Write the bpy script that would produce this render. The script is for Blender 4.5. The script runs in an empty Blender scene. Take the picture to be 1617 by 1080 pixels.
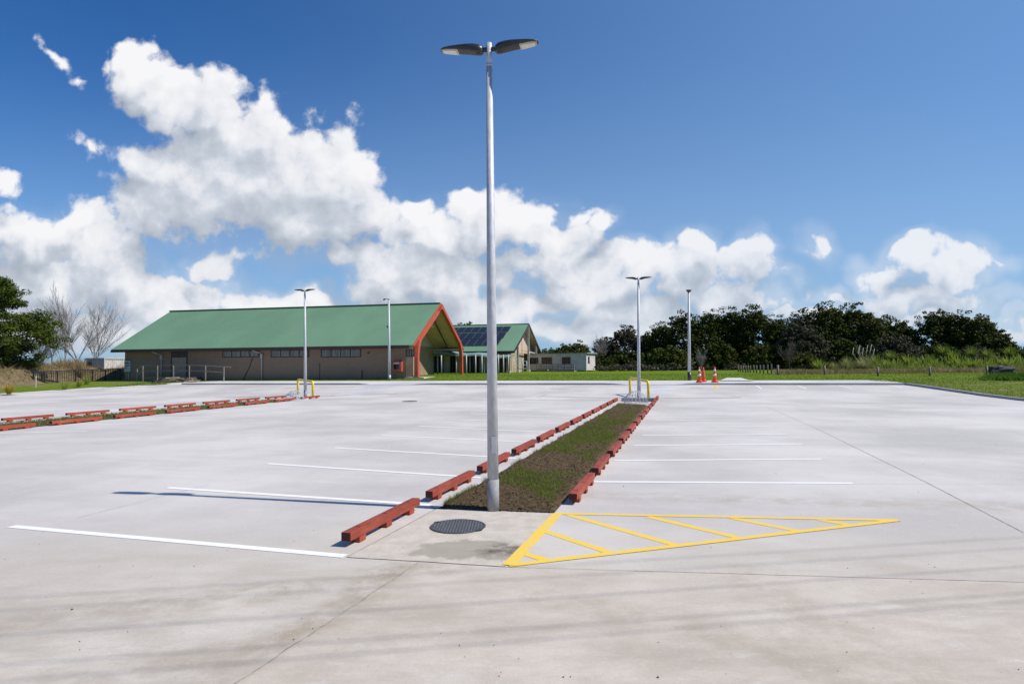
import bpy, bmesh, math, random
import numpy as np
from mathutils import Vector, Matrix, noise as mn
C = bpy.context.scene.collection
SC = bpy.context.scene
PI = math.pi
rnd = random.Random(7)
F = 1000.0
CAM = Vector((0, 0, 2.0))
PITCH = math.atan(34.5 / F)
ROLL = math.radians(0.5)

# ------------------------------------------------------------------ camera
_f = Vector((0, math.cos(PITCH), math.sin(PITCH)))
_r0 = Vector((1, 0, 0))
_u0 = Vector((0, -math.sin(PITCH), math.cos(PITCH)))
_r = _r0 * math.cos(ROLL) - _u0 * math.sin(ROLL)
_u = _u0 * math.cos(ROLL) + _r0 * math.sin(ROLL)
cd = bpy.data.cameras.new('camera')
cam = bpy.data.objects.new('camera', cd)
C.objects.link(cam)
M = Matrix(((_r.x, _u.x, -_f.x), (_r.y, _u.y, -_f.y), (_r.z, _u.z, -_f.z))).to_4x4()
M.translation = CAM
cam.matrix_world = M
cd.sensor_width = 36.0
cd.lens = F / 1617 * 36
cd.clip_start = 0.05
cd.clip_end = 6000
SC.camera = cam

def ray(px, py):
    return (_r * ((px - 808.5) / F) + _u * ((540 - py) / F) + _f)

# ------------------------------------------------------------------ terrain heights
# The lot is laid out along v (the way the planting strip runs) and u (across it)
EV = Vector((0.266, 0.964, 0)); EU = Vector((0.964, -0.266, 0))
def uv(x, y): return (x * EU.x + y * EU.y, x * EV.x + y * EV.y)
def xy(u, v): return (u * EU.x + v * EV.x, u * EU.y + v * EV.y)
_K = [(-500, 0), (34.5, 0), (36, .03), (38, .12), (41, .31), (43, .44), (44, .49), (48.5, .55), (51.5, .72), (54, .79), (60, .80), (100, .85), (400, 1.0), (4000, 1.0)]
def TV(v):
    v = math.floor(v * 2) / 2 if False else v
    def k(w):
        for i in range(len(_K) - 1):
            if w <= _K[i + 1][0]:
                a, b = _K[i], _K[i + 1]
                return a[1] + (b[1] - a[1]) * (w - a[0]) / (b[0] - a[0])
        return _K[-1][1]
    return k(v)
VL = [-60, -40, -20, -10] + [i * 1.0 for i in range(-5, 34)] + [34.5, 35, 36, 37, 38, 39.5, 41, 42, 43, 44, 44.6, 45.5, 47, 48.5, 50, 51.5, 53, 54, 57, 60, 70, 80, 100, 140, 200, 400, 1000, 3000]
def T(x, y): return TV(uv(x, y)[1])
def G(px, py, dz=0.0):
    d = ray(px, py)
    t = 1.0
    while t < 900:
        p = CAM + d * t
        if p.z < T(p.x, p.y) + dz: break
        t += 0.25
    lo, hi = t - .25, t
    for _ in range(24):
        m = (lo + hi) / 2; p = CAM + d * m
        if p.z < T(p.x, p.y) + dz: hi = m
        else: lo = m
    return CAM + d * hi
def P(px, py, Y):
    d = ray(px, py)
    return CAM + d * (Y / d.y)

# ------------------------------------------------------------------ mesh helpers
class MB:
    def __init__(s): s.v = []; s.f = []; s.sm = []; s.mi = []; s.cur = 0
    def add(s, vs, fs, smooth=False):
        b = len(s.v); s.v += [tuple(v) for v in vs]
        for f in fs: s.f.append(tuple(b + i for i in f)); s.sm.append(smooth); s.mi.append(s.cur)
    def box(s, c, d, rz=0.0, mat=None):
        x, y, z = d[0] / 2, d[1] / 2, d[2] / 2
        vs = [Vector((i * x, j * y, k * z)) for k in (-1, 1) for j in (-1, 1) for i in (-1, 1)]
        if mat is None: mat = Matrix.Rotation(rz, 3, 'Z')
        vs = [mat @ v + Vector(c) for v in vs]
        s.add(vs, [(0, 2, 3, 1), (4, 5, 7, 6), (0, 1, 5, 4), (2, 6, 7, 3), (0, 4, 6, 2), (1, 3, 7, 5)])
        return s
    def b2(s, x0, x1, y0, y1, z0, z1):
        return s.box(((x0 + x1) / 2, (y0 + y1) / 2, (z0 + z1) / 2), (x1 - x0, y1 - y0, z1 - z0))
    def beam(s, p, q, w, h=None):
        p = Vector(p); q = Vector(q); h = h or w
        z = (q - p); L = z.length; z.normalize()
        a = Vector((0, 0, 1)) if abs(z.z) < .95 else Vector((0, 1, 0))
        x = z.cross(a).normalized(); y = z.cross(x).normalized()
        m = Matrix((x, y, z)).transposed()
        return s.box((p + q) / 2, (w, h, L), mat=m)
    def tube(s, pts, rs, n=8, cap=True, smooth=True):
        pts = [Vector(p) for p in pts]
        if not hasattr(rs, '__len__'): rs = [rs] * len(pts)
        b = len(s.v); prev = None
        for i, p in enumerate(pts):
            d = (pts[min(i + 1, len(pts) - 1)] - pts[max(i - 1, 0)]).normalized()
            if prev is None:
                a = Vector((0, 0, 1)) if abs(d.z) < .9 else Vector((1, 0, 0))
                x = d.cross(a).normalized()
            else:
                x = (prev - d * prev.dot(d)).normalized()
            prev = x; y = d.cross(x)
            for k in range(n):
                t = 2 * PI * k / n
                s.v.append(tuple(p + (x * math.cos(t) + y * math.sin(t)) * rs[i]))
        for i in range(len(pts) - 1):
            for k in range(n):
                a0 = b + i * n + k; a1 = b + i * n + (k + 1) % n
                s.f.append((a0, a1, a1 + n, a0 + n)); s.sm.append(smooth); s.mi.append(s.cur)
        if cap:
            e = b + (len(pts) - 1) * n
            s.f.append(tuple(b + k for k in reversed(range(n)))); s.sm.append(False); s.mi.append(s.cur)
            s.f.append(tuple(e + k for k in range(n))); s.sm.append(False); s.mi.append(s.cur)
        return s
    def quad(s, a, b, c, d): s.add([a, b, c, d], [(0, 1, 2, 3)]); return s
    def poly(s, pts): s.add(pts, [tuple(range(len(pts)))]); return s
    def prism(s, pts, z0, z1):
        n = len(pts)
        s.add([(p[0], p[1], z0) for p in pts] + [(p[0], p[1], z1) for p in pts],
              [tuple(reversed(range(n))), tuple(range(n, 2 * n))] + [(i, (i + 1) % n, n + (i + 1) % n, n + i) for i in range(n)])
        return s
    def slab(s, pts, th):   # a planar polygon given thickness along its normal (inwards)
        pts = [Vector(p) for p in pts]; n = (pts[1] - pts[0]).cross(pts[2] - pts[0]).normalized()
        k = len(pts); lo = [p - n * th for p in pts]
        s.add(pts + lo, [tuple(range(k)), tuple(range(2 * k - 1, k - 1, -1))] + [(i, k + i, k + (i + 1) % k, (i + 1) % k) for i in range(k)])
        return s
    def lathe(s, prof, n=24, c=(0, 0, 0), smooth=True):
        b = len(s.v)
        for (r, z) in prof:
            for k in range(n):
                t = 2 * PI * k / n; s.v.append((c[0] + r * math.cos(t), c[1] + r * math.sin(t), c[2] + z))
        for i in range(len(prof) - 1):
            for k in range(n):
                a0 = b + i * n + k; a1 = b + i * n + (k + 1) % n
                s.f.append((a0, a1, a1 + n, a0 + n)); s.sm.append(smooth); s.mi.append(s.cur)
        e = b + (len(prof) - 1) * n
        s.f.append(tuple(b + k for k in reversed(range(n)))); s.sm.append(False); s.mi.append(s.cur)
        s.f.append(tuple(e + k for k in range(n))); s.sm.append(False); s.mi.append(s.cur)
        return s
    def build(s, name, mat, parent=None, bevel=0, loc=None, seg=2):
        me = bpy.data.meshes.new(name)
        me.from_pydata(s.v, [], s.f)
        me.polygons.foreach_set('use_smooth', s.sm)
        mats = mat if isinstance(mat, (list, tuple)) else [mat]
        for m in mats: me.materials.append(m)
        if len(mats) > 1: me.polygons.foreach_set('material_index', s.mi)
        me.update()
        o = bpy.data.objects.new(name, me); C.objects.link(o)
        if parent: o.parent = parent
        if loc: o.location = loc
        if bevel:
            m = o.modifiers.new('bevel', 'BEVEL'); m.width = bevel; m.segments = seg; m.limit_method = 'ANGLE'; m.angle_limit = .7
        return o

def qmesh(name, Q, mat, parent=None, smooth=False, col=None):
    """Q: N x k x 3 array of k-gons"""
    Q = np.asarray(Q, dtype=np.float32); n, k, _ = Q.shape
    me = bpy.data.meshes.new(name)
    me.vertices.add(n * k); me.vertices.foreach_set('co', Q.reshape(-1))
    me.loops.add(n * k); me.loops.foreach_set('vertex_index', np.arange(n * k, dtype=np.int32))
    me.polygons.add(n); me.polygons.foreach_set('loop_start', np.arange(0, n * k, k, dtype=np.int32))
    if col is not None:
        at = me.attributes.new('shade', 'FLOAT', 'FACE'); at.data.foreach_set('value', np.asarray(col, dtype=np.float32))
    me.materials.append(mat)
    me.update(calc_edges=True)
    o = bpy.data.objects.new(name, me); C.objects.link(o)
    if parent: o.parent = parent
    return o

def empty(name, loc, rz=0.0):
    o = bpy.data.objects.new(name, None); C.objects.link(o)
    o.location = loc; o.rotation_euler = (0, 0, rz); o.empty_display_size = .2
    return o
def tag(o, label, cat, group=None, kind=None):
    if label: o['label'] = label
    if cat: o['category'] = cat
    if group: o['group'] = group
    if kind: o['kind'] = kind
    return o
def thing(name, label, cat, loc, rz=0.0, group=None): return tag(empty(name, loc, rz), label, cat, group)
def copy_tree(o, parent=None):
    c = o.copy(); C.objects.link(c); c.parent = parent
    for ch in [x for x in bpy.data.objects if x.parent == o]: copy_tree(ch, c)
    return c
ORD = ['first', 'second', 'third', 'fourth', 'fifth', 'sixth', 'seventh', 'eighth', 'ninth', 'tenth', 'eleventh', 'twelfth', 'thirteenth', 'fourteenth', 'fifteenth', 'sixteenth', 'seventeenth', 'eighteenth', 'nineteenth', 'twentieth']

# ------------------------------------------------------------------ materials
class N:
    def __init__(s, tree): s.t = tree; s.L = tree.links
    def n(s, typ, ins=None, **kw):
        nd = s.t.nodes.new(typ)
        for k, v in kw.items(): setattr(nd, k, v)
        for k, v in (ins or {}).items():
            sk = nd.inputs[k]
            if isinstance(v, bpy.types.NodeSocket): s.L.new(v, sk)
            else: sk.default_value = v
        return nd
    def m(s, op, a, b=0.0, c=None, clamp=False):
        ins = {0: a, 1: b}
        if c is not None: ins[2] = c
        return s.n('ShaderNodeMath', ins, operation=op, use_clamp=clamp).outputs[0]
    def vm(s, op, a, b=None, sc=None):
        ins = {0: a}
        if b is not None: ins[1] = b
        if sc is not None: ins[3] = sc
        nd = s.n('ShaderNodeVectorMath', ins, operation=op)
        return nd.outputs[1] if op in ('LENGTH', 'DOT_PRODUCT', 'DISTANCE') else nd.outputs[0]
    def mix(s, f, a, b, bt='MIX'):
        nd = s.t.nodes.new('ShaderNodeMix'); nd.data_type = 'RGBA'; nd.blend_type = bt
        for k, v in ((0, f), (6, a), (7, b)):
            if isinstance(v, bpy.types.NodeSocket): s.L.new(v, nd.inputs[k])
            elif k and len(v) == 3: nd.inputs[k].default_value = (*v, 1)
            else: nd.inputs[k].default_value = v
        return nd.outputs[2]
    def noise(s, vec, scale, detail=4, rough=.5, dist=0, col=False):
        nd = s.n('ShaderNodeTexNoise', {'Vector': vec, 'Scale': scale, 'Detail': detail, 'Roughness': rough, 'Distortion': dist})
        return nd.outputs['Color' if col else 'Fac']
    def ss(s, v, a, b, ta=0.0, tb=1.0):
        return s.n('ShaderNodeMapRange', {0: v, 1: a, 2: b, 3: ta, 4: tb}, interpolation_type='SMOOTHSTEP').outputs[0]
    def mp(s, v, scale=(1, 1, 1), rot=(0, 0, 0), loc=(0, 0, 0)):
        return s.n('ShaderNodeMapping', {0: v, 1: loc, 2: rot, 3: scale}).outputs[0]
def newmat(name):
    m = bpy.data.materials.new(name); m.use_nodes = True; m.node_tree.nodes.clear()
    h = N(m.node_tree)
    out = h.n('ShaderNodeOutputMaterial'); p = h.n('ShaderNodeBsdfPrincipled')
    h.L.new(p.outputs[0], out.inputs[0])
    return m, h, p
def pos(h): return h.n('ShaderNodeNewGeometry').outputs['Position']
def obj(h): return h.n('ShaderNodeTexCoord').outputs['Object']
def bump(h, p, height, st=.3, dist=.01):
    b = h.n('ShaderNodeBump', {'Strength': st, 'Distance': dist, 'Height': height}); h.L.new(b.outputs[0], p.inputs['Normal'])
def mat(name, c, rough=.6, c2=None, scale=8, metal=0, bmp=0, bscale=60, stretch=(1, 1, 1), spec=.5, var=.12, dirt=None):
    m, h, p = newmat(name); v = h.mp(obj(h), stretch)
    c2 = c2 or tuple(x * (1 - var * 1.6) for x in c)
    f = h.ss(h.noise(v, scale, 6, .6), .32, .68)
    col = h.mix(f, c, c2)
    if dirt:
        f2 = h.ss(h.noise(h.mp(obj(h), (1, 1, 1), loc=(5, 3, 1)), dirt[1], 5, .7), .52, .75)
        col = h.mix(f2, col, dirt[0])
    h.L.new(col, p.inputs['Base Color'])
    p.inputs['Metallic'].default_value = metal; p.inputs['Specular IOR Level'].default_value = spec
    r = h.ss(h.noise(v, scale * 2.3, 3), .3, .7, rough * .85, min(1, rough * 1.15)); h.L.new(r, p.inputs['Roughness'])
    if bmp: bump(h, p, h.noise(h.mp(obj(h), stretch), bscale, 5, .6), bmp)
    return m

def m_leaf(name, c, c2, c3=None, trans=.25, sc=.6):
    m, h, p = newmat(name)
    at = h.n('ShaderNodeAttribute', attribute_name='shade').outputs['Fac']
    col = h.mix(at, c, c2)
    n = h.ss(h.noise(pos(h), sc, 3), .4, .65)
    col = h.mix(h.m('MULTIPLY', n, .6), col, c3 or c2)
    h.L.new(col, p.inputs['Base Color']); p.inputs['Roughness'].default_value = .6
    p.inputs['Specular IOR Level'].default_value = .10
    tr = h.n('ShaderNodeBsdfTranslucent', {0: col}); mx = h.n('ShaderNodeMixShader', {0: trans, 1: p.outputs[0], 2: tr.outputs[0]})
    out = [x for x in m.node_tree.nodes if x.type == 'OUTPUT_MATERIAL'][0]
    h.L.new(mx.outputs[0], out.inputs[0])
    return m
# ------------------------------------------------------------------ sun and sky
g_base = G(779, 806); g_head = G(243, 779)
pole_top = P(772, 76, g_base.y)
_sh = Vector((g_head.x - g_base.x, g_head.y - g_base.y, 0))
SUN_DIR = Vector((-_sh.x, -_sh.y, pole_top.z)).normalized()
SUN_DIR = Vector((SUN_DIR.x, SUN_DIR.y, SUN_DIR.z)).normalized()
EL = math.asin(SUN_DIR.z); AZ = math.atan2(SUN_DIR.x, SUN_DIR.y)
print('SUN', SUN_DIR, math.degrees(EL), math.degrees(AZ), 'pole', g_base, pole_top)
sl = bpy.data.lights.new('sun', 'SUN'); so = bpy.data.objects.new('sun', sl); C.objects.link(so)
sl.energy = 5.0; sl.angle = math.radians(.53); sl.color = (1, .935, .85)
so.rotation_euler = SUN_DIR.to_track_quat('Z', 'Y').to_euler(); so.location = (30, -10, 40)

w = bpy.data.worlds.new('World'); SC.world = w; w.use_nodes = True
w.cycles.sampling_method = 'MANUAL'; w.cycles.sample_map_resolution = 512
w.node_tree.nodes.clear(); h = N(w.node_tree)
sky = h.n('ShaderNodeTexSky', sky_type='NISHITA', sun_disc=False, sun_elevation=EL, sun_rotation=AZ, altitude=50, air_density=1.0, dust_density=.55, ozone_density=2.2)

# clouds: puffs given by direction (x/y, z/y of the view ray from any point: the clouds are far away)
PUFF = [  # px, py, rx, ry, rot of each puff as it stands in the sky
 (215,92,36,30,30),(225,120,50,40,40),(262,160,78,52,35),(335,178,78,58,20),(415,215,80,60,35),(300,285,120,95,0),(420,285,150,105,15),(540,285,82,62,20),(250,335,85,55,0),(490,345,130,62,0),(595,335,52,52,0),(230,250,55,40,0),
 (745,330,52,38,0),(805,360,85,48,0),(700,375,100,48,0),(870,385,70,42,0),(905,340,38,16,-30),(950,345,34,22,-15),(870,415,110,28,0),(660,330,30,24,0),
 (108,340,52,32,0),(60,375,95,50,0),(155,395,65,50,35),(215,440,75,45,20),(90,450,140,60,0),(290,475,120,36,0),(335,415,38,28,0),(50,510,100,46,0),(400,482,70,18,0),(15,285,34,24,20),(15,345,30,20,0),
 (630,430,85,40,20),(700,440,115,48,0),(830,490,50,34,0),(770,500,80,36,0),(600,470,60,22,0),(545,410,50,20,20),
 (1000,425,50,36,0),(950,455,100,34,0),(1115,395,38,32,0),(1090,440,80,44,0),(1205,395,24,28,0),(1185,435,44,36,0),(1000,500,120,30,0),(1150,480,90,25,0),(950,520,140,26,0),(1060,400,22,16,-30),
 (1295,378,24,20,-30),(1283,398,20,14,0),(1400,435,52,30,0),(1440,402,44,26,0),(1500,425,70,38,0),(1568,412,24,14,0),(1450,472,140,24,0),(1310,465,42,14,0),(1350,410,18,14,0),(1600,520,40,12,0),(1380,500,260,14,0),(250,520,170,36,0),(480,470,70,16,0),(560,500,160,26,0),
 (172,102,13,20,-20),(73,84,28,11,25),(122,113,13,9,0),(437,158,13,26,-20),(142,222,14,8,20),(160,235,20,8,40),(188,230,14,9,30),(500,215,22,10,20),(865,318,16,10,0),(895,308,12,8,0),(1240,445,18,10,0)]
tc = h.n('ShaderNodeTexCoord').outputs['Generated']
sp = h.n('ShaderNodeSeparateXYZ', {0: tc})
ay = h.m('MAXIMUM', sp.outputs[1], 0.02)
front = h.ss(sp.outputs[1], .02, .12)
U = h.m('DIVIDE', sp.outputs[0], ay); V = h.m('DIVIDE', sp.outputs[2], ay)
UV = h.n('ShaderNodeCombineXYZ', {0: U, 1: V, 2: 0.0}).outputs[0]
def shape_group():
    grp = bpy.data.node_groups.new('cloud_shape', 'ShaderNodeTree')
    grp.interface.new_socket('P', in_out='INPUT', socket_type='NodeSocketVector')
    grp.interface.new_socket('D', in_out='OUTPUT', socket_type='NodeSocketFloat')
    g = N(grp); gp0 = g.n('NodeGroupInput').outputs[0]; go = g.n('NodeGroupOutput'); gp = gp0; acc = None
    for i, (cx, cy, rx, ry, ro) in enumerate(PUFF):
        if i % 6 == 5: gp = g.vm('MULTIPLY_ADD', acc, (1e-9, 1e-9, 1e-9)); g.L.new(gp0, gp.node.inputs[2])
        d = ray(cx, cy); c = (d.x / d.y, d.z / d.y)
        sx, sy = 1 / (rx / F * 1.2), 1 / (ry / F * 1.2)
        if ro:
            t = -math.radians(ro); ax = (math.cos(t) * sx, math.sin(t) * sx); ay_ = (-math.sin(t) * sy, math.cos(t) * sy)
            a = g.m('ADD', g.vm('DOT_PRODUCT', gp, (*ax, 0)), -(ax[0] * c[0] + ax[1] * c[1]))
            b = g.m('ADD', g.vm('DOT_PRODUCT', gp, (*ay_, 0)), -(ay_[0] * c[0] + ay_[1] * c[1]))
            ln = g.m('SQRT', g.m('MULTIPLY_ADD', a, a, g.m('MULTIPLY', b, b)))
        else:
            v = g.vm('MULTIPLY_ADD', gp, (sx, sy, 0)); v.node.inputs[2].default_value = (-c[0] * sx, -c[1] * sy, 0)
            ln = g.vm('LENGTH', v)
        wt = min(1.0, ((rx * ry) ** .5 / 34) ** 1.4)
        k = g.m('MULTIPLY_ADD', ln, -wt, wt)
        acc = k if acc is None else g.m('SMOOTH_MAX', acc, k, .14)
    g.L.new(g.m('MINIMUM', acc, .75), go.inputs[0])
    return grp
GS = shape_group()
def shape(vec):
    nd = w.node_tree.nodes.new('ShaderNodeGroup'); nd.node_tree = GS; h.L.new(vec, nd.inputs[0]); return nd.outputs[0]
def n2(v, sc, det, ro=.55, dist=0, col=False):
    nd = h.n('ShaderNodeTexNoise', {'Vector': v, 'Scale': sc, 'Detail': det, 'Roughness': ro, 'Distortion': dist}, noise_dimensions='2D')
    return nd.outputs['Color' if col else 'Fac']
warp = h.vm('SCALE', h.vm('SUBTRACT', n2(UV, 7, 3, .6, 0, True), (.5, .5, .5)), sc=.10)
def detail(v):
    n1 = n2(v, 9, 11, .66)
    vb = h.n('ShaderNodeTexVoronoi', {'Vector': h.vm('ADD', v, h.vm('SCALE', warp, sc=.4)), 'Scale': 24.0, 'Detail': 1.0, 'Roughness': .5}, feature='F1', voronoi_dimensions='2D').outputs['Distance']
    n3 = n2(v, 38, 5, .6)
    return h.m('ADD', h.m('MULTIPLY', h.m('SUBTRACT', n3, .5), .38), h.m('ADD', h.m('MULTIPLY', h.m('SUBTRACT', n1, .5), 1.15), h.m('MULTIPLY', h.m('SUBTRACT', .40, vb), .34)))
Pw = h.vm('ADD', UV, warp)
S0 = shape(Pw); D0 = h.m('SUBTRACT', h.m('ADD', S0, detail(UV)), h.m('MULTIPLY', h.ss(U, .02, .45), .10))
Pw = h.vm('ADD', Pw, h.vm('SCALE', D0, sc=1e-9))
o1 = (.014, .028, 0)
S1 = shape(h.vm('ADD', Pw, (.018, .055, 0))); D1 = h.m('ADD', S1, detail(h.vm('ADD', h.vm('ADD', UV, h.vm('SCALE', S1, sc=1e-9)), o1)))
alpha = h.m('MAXIMUM', h.m('POWER', h.ss(D0, -.08, .30), 1.1), h.m('MULTIPLY', h.ss(S0, -.35, .25), h.m('MULTIPLY', h.ss(V, .30, .06), .5)))
alpha = h.m('MULTIPLY', h.m('MULTIPLY', alpha, h.ss(U, 0, .5, 1, .84)), front)
lit = h.m('ADD', .49, h.m('MULTIPLY', h.m('SUBTRACT', D0, D1), .55))
lit = h.m('SUBTRACT', lit, h.m('MULTIPLY', S0, .12))
lit = h.m('ADD', lit, h.m('MULTIPLY', h.m('MAXIMUM', h.m('MINIMUM', h.m('SUBTRACT', S0, S1), .10), -.5), .30))
lit = h.m('SUBTRACT', lit, h.m('MULTIPLY', h.m('SUBTRACT', n2(UV, 6, 4, .6), .5), .36), clamp=True)
cr = h.n('ShaderNodeValToRGB', {0: lit}); e = cr.color_ramp
e.elements[0].position = .05; e.elements[0].color = (.42, .47, .55, 1)
e.elements[1].position = .92; e.elements[1].color = (.93, .93, .95, 1)
x = e.elements.new(.38); x.color = (.58, .63, .71, 1)
x = e.elements.new(.62); x.color = (.79, .81, .86, 1)
skyc = h.mix(1.0, sky.outputs[0], (.31, .75, 1.25), 'MULTIPLY')
skyc = h.mix(h.m('MULTIPLY', front, h.ss(U, -.7, 1.0, 0, .36)), skyc, (3.6, 5.9, 9.2))
veil = h.m('MULTIPLY', h.m('POWER', h.ss(V, .62, -.06), 1.5), .62)
skyc = h.mix(veil, skyc, (4.6, 6.6, 8.8))
cloudc = h.mix(h.ss(V, .12, .0, 0, .45), cr.outputs[0], (.58, .66, .76))
bg = h.n('ShaderNodeBackground', {0: skyc, 1: .09})
bc = h.n('ShaderNodeBackground', {0: cloudc, 1: 1.0})
mx = h.n('ShaderNodeMixShader', {0: alpha, 1: bg.outputs[0], 2: bc.outputs[0]})
wo = h.n('ShaderNodeOutputWorld'); h.L.new(mx.outputs[0], wo.inputs[0])
SC.view_settings.view_transform = 'Standard'; SC.view_settings.look = 'None'
SC.view_settings.exposure = 0; SC.view_settings.gamma = 1

cy_ = SC.cycles
cy_.max_bounces = 6; cy_.diffuse_bounces = 3; cy_.glossy_bounces = 3; cy_.transmission_bounces = 6; cy_.transparent_max_bounces = 8
cy_.caustics_reflective = False; cy_.caustics_refractive = False
# ------------------------------------------------------------------ ground materials
def halfplane(h, p, q):    # signed distance, positive on the left of p->q
    d = (q - p).to_2d().normalized(); n = Vector((-d.y, d.x, 0))
    return h.m('SUBTRACT', h.vm('DOT_PRODUCT', pos(h), tuple(n)), n.x * p.x + n.y * p.y)
def band(h, pts, wid, wob=.25):   # soft mask along a polyline on the ground
    P0 = h.vm('ADD', pos(h), h.vm('SCALE', h.vm('SUBTRACT', h.noise(pos(h), .9, 4, .6, 0, True), (.5, .5, .5)), sc=wob * 2))
    acc = None
    for a, b in zip(pts[:-1], pts[1:]):
        d = (b - a); L = d.length; d = d.normalized()
        rel = h.vm('SUBTRACT', P0, tuple(a)); t = h.vm('DOT_PRODUCT', rel, tuple(d))
        t = h.m('MINIMUM', h.m('MAXIMUM', t, 0.0), L)
        dist = h.vm('LENGTH', h.vm('MULTIPLY', h.vm('SUBTRACT', rel, h.vm('SCALE', tuple(d), sc=t)), (1, 1, 0)))
        acc = dist if acc is None else h.m('MINIMUM', acc, dist)
    return h.ss(acc, wid, wid * .15)
J1a, J1b = G(372, 1080), G(662, 887)
J2a, J2b = G(662, 887), G(1000, 901)
J3b = G(1617, 919)
def concrete(name, base, lot=False, rough=.75, stain=True):
    m, h, p = newmat(name); v = pos(h)
    st = h.mp(v, (1, 1, 1), rot=(0, 0, math.radians(15.4)))
    big = h.noise(v, .22, 5, .6)
    strk = h.noise(h.mp(st, (.22, 2.6, 1)), 1.0, 7, .62)
    fine = h.noise(v, 75, 4, .8); mid = h.noise(v, 5.5, 6, .65)
    lo = tuple(x * .80 for x in base); hi = tuple(min(.9, x * 1.13) for x in base)
    c = h.mix(h.ss(big, .32, .68), lo, hi)
    c = h.mix(h.m('MULTIPLY', h.ss(strk, .5, .75), .35), c, tuple(x * .78 for x in base))
    c = h.mix(h.m('MULTIPLY', h.ss(strk, .45, .22), .35), c, tuple(min(.92, x * 1.22) for x in base))
    c = h.mix(h.m('MULTIPLY', h.ss(mid, .52, .75), .22), c, (base[0] * .80, base[1] * .76, base[2] * .70))
    c = h.mix(h.m('MULTIPLY', h.ss(mid, .50, .28), .20), c, tuple(min(.92, x * 1.15) for x in base))
    if lot:
        s1 = h.ss(halfplane(h, J1a, J1b), .01, -.01)      # right of joint 1
        warm = h.m('MULTIPLY', s1, h.ss(halfplane(h, J2a, J3b), .01, -.01))
        c = h.mix(h.m('MULTIPLY', warm, .5), c, (base[0] * 1.0, base[1] * .92, base[2] * .82), 'MIX')
        # rough exposed surface, dusty brown near the entrance
        near = h.ss(h.vm('DOT_PRODUCT', v, (0, 1, 0)), 8.2, 4.6)
        c = h.mix(h.m('MULTIPLY', h.ss(h.vm('DOT_PRODUCT', v, (0, 1, 0)), 9.5, 5.5), .8), c, h.mix(.5, c, (base[0] * 1.07, base[1] * .975, base[2] * .79)))
        nz = h.ss(h.noise(h.mp(v, (.6, 1.3, 1)), 1.0, 7, .65), .40, .68)
        c = h.mix(h.m('MULTIPLY', h.m('MULTIPLY', near, nz), .6), c, (.37, .315, .25))
        m2 = h.ss(h.noise(h.mp(v, (1, 1.6, 1), loc=(7, 2, 0)), 1.7, 8, .72), .40, .62)
        c = h.mix(h.m('MULTIPLY', h.m('MULTIPLY', near, m2), .32), c, (.37, .31, .24))
        m3 = h.ss(h.noise(h.mp(v, (1, 2.2, 1), loc=(1, 9, 0)), 2.6, 8, .7), .55, .72)
        c = h.mix(h.m('MULTIPLY', h.m('MULTIPLY', near, m3), .45), c, (.68, .65, .61))
        b1 = band(h, [G(-250, 1040), G(0, 985), G(300, 950), G(560, 915), G(690, 895)], .42)
        b2 = band(h, [G(-200, 1130), G(150, 1075), G(420, 1010), G(600, 940)], .35)
        b3 = band(h, [G(1180, 905), G(1300, 985), G(1420, 1060), G(1500, 1110)], .55)
        b4 = band(h, [G(860, 940), G(1230, 1020), G(1330, 1075)], .35)
        b6 = band(h, [J1a + Vector((-.16, 0, 0)), J1b + Vector((-.12, 0, 0))], .26, .10)
        b5 = band(h, [G(950, 782), G(1200, 790), G(1617, 800)], .5)
        bn = h.ss(h.noise(v, 3.2, 6, .7), .33, .66)
        for b_, a_ in ((b1, .58), (b2, .45), (b3, .42), (b4, .4), (b5, .42), (b6, .6)):
            c = h.mix(h.m('MULTIPLY', h.m('MULTIPLY', b_, bn), a_), c, (.33, .265, .185))
        # wide scrubbed smudges in the middle of the lot
        sm = h.ss(h.noise(h.mp(st, (.10, .55, 1), loc=(3, 8, 0)), 1.0, 5, .6), .52, .72)
        c = h.mix(h.m('MULTIPLY', sm, .30), c, (base[0] * .74, base[1] * .75, base[2] * .77))
        sp_ = h.n('ShaderNodeTexVoronoi', {'Vector': v, 'Scale': 70.0}).outputs['Distance']
        c = h.mix(h.m('MULTIPLY', h.m('MULTIPLY', h.ss(sp_, .22, .10), h.ss(h.noise(v, 9, 2), .48, .6)), h.m('MULTIPLY', near, .35)), c, (.16, .14, .12))
    c = h.mix(h.m('MULTIPLY', h.ss(fine, .42, .68), .30), c, tuple(x * .62 for x in base))
    gr_ = h.noise(v, 30, 5, .8)
    c = h.mix(h.m('MULTIPLY', h.ss(gr_, .52, .66), .24), c, (base[0] * .66, base[1] * .63, base[2] * .58))
    c = h.mix(h.m('MULTIPLY', h.ss(gr_, .46, .34), .22), c, tuple(min(.9, x * 1.28) for x in base))
    h.L.new(c, p.inputs['Base Color'])
    h.L.new(h.ss(mid, .3, .7, rough - .1, rough + .12), p.inputs['Roughness'])
    p.inputs['Specular IOR Level'].default_value = .35
    hh = h.m('ADD', h.m('MULTIPLY', fine, .5), h.m('ADD', h.noise(v, 220, 2), h.m('MULTIPLY', strk, .8)))
    bump(h, p, hh, .28, .006)
    return m
M_LOT = concrete('lot_concrete', (.575, .543, .508), lot=True)
M_PATH = concrete('path_concrete', (.62, .60, .57))
M_KERB = concrete('kerb_concrete', (.40, .39, .385))
M_CROSS = concrete('crossing_concrete', (.56, .545, .54))
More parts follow.
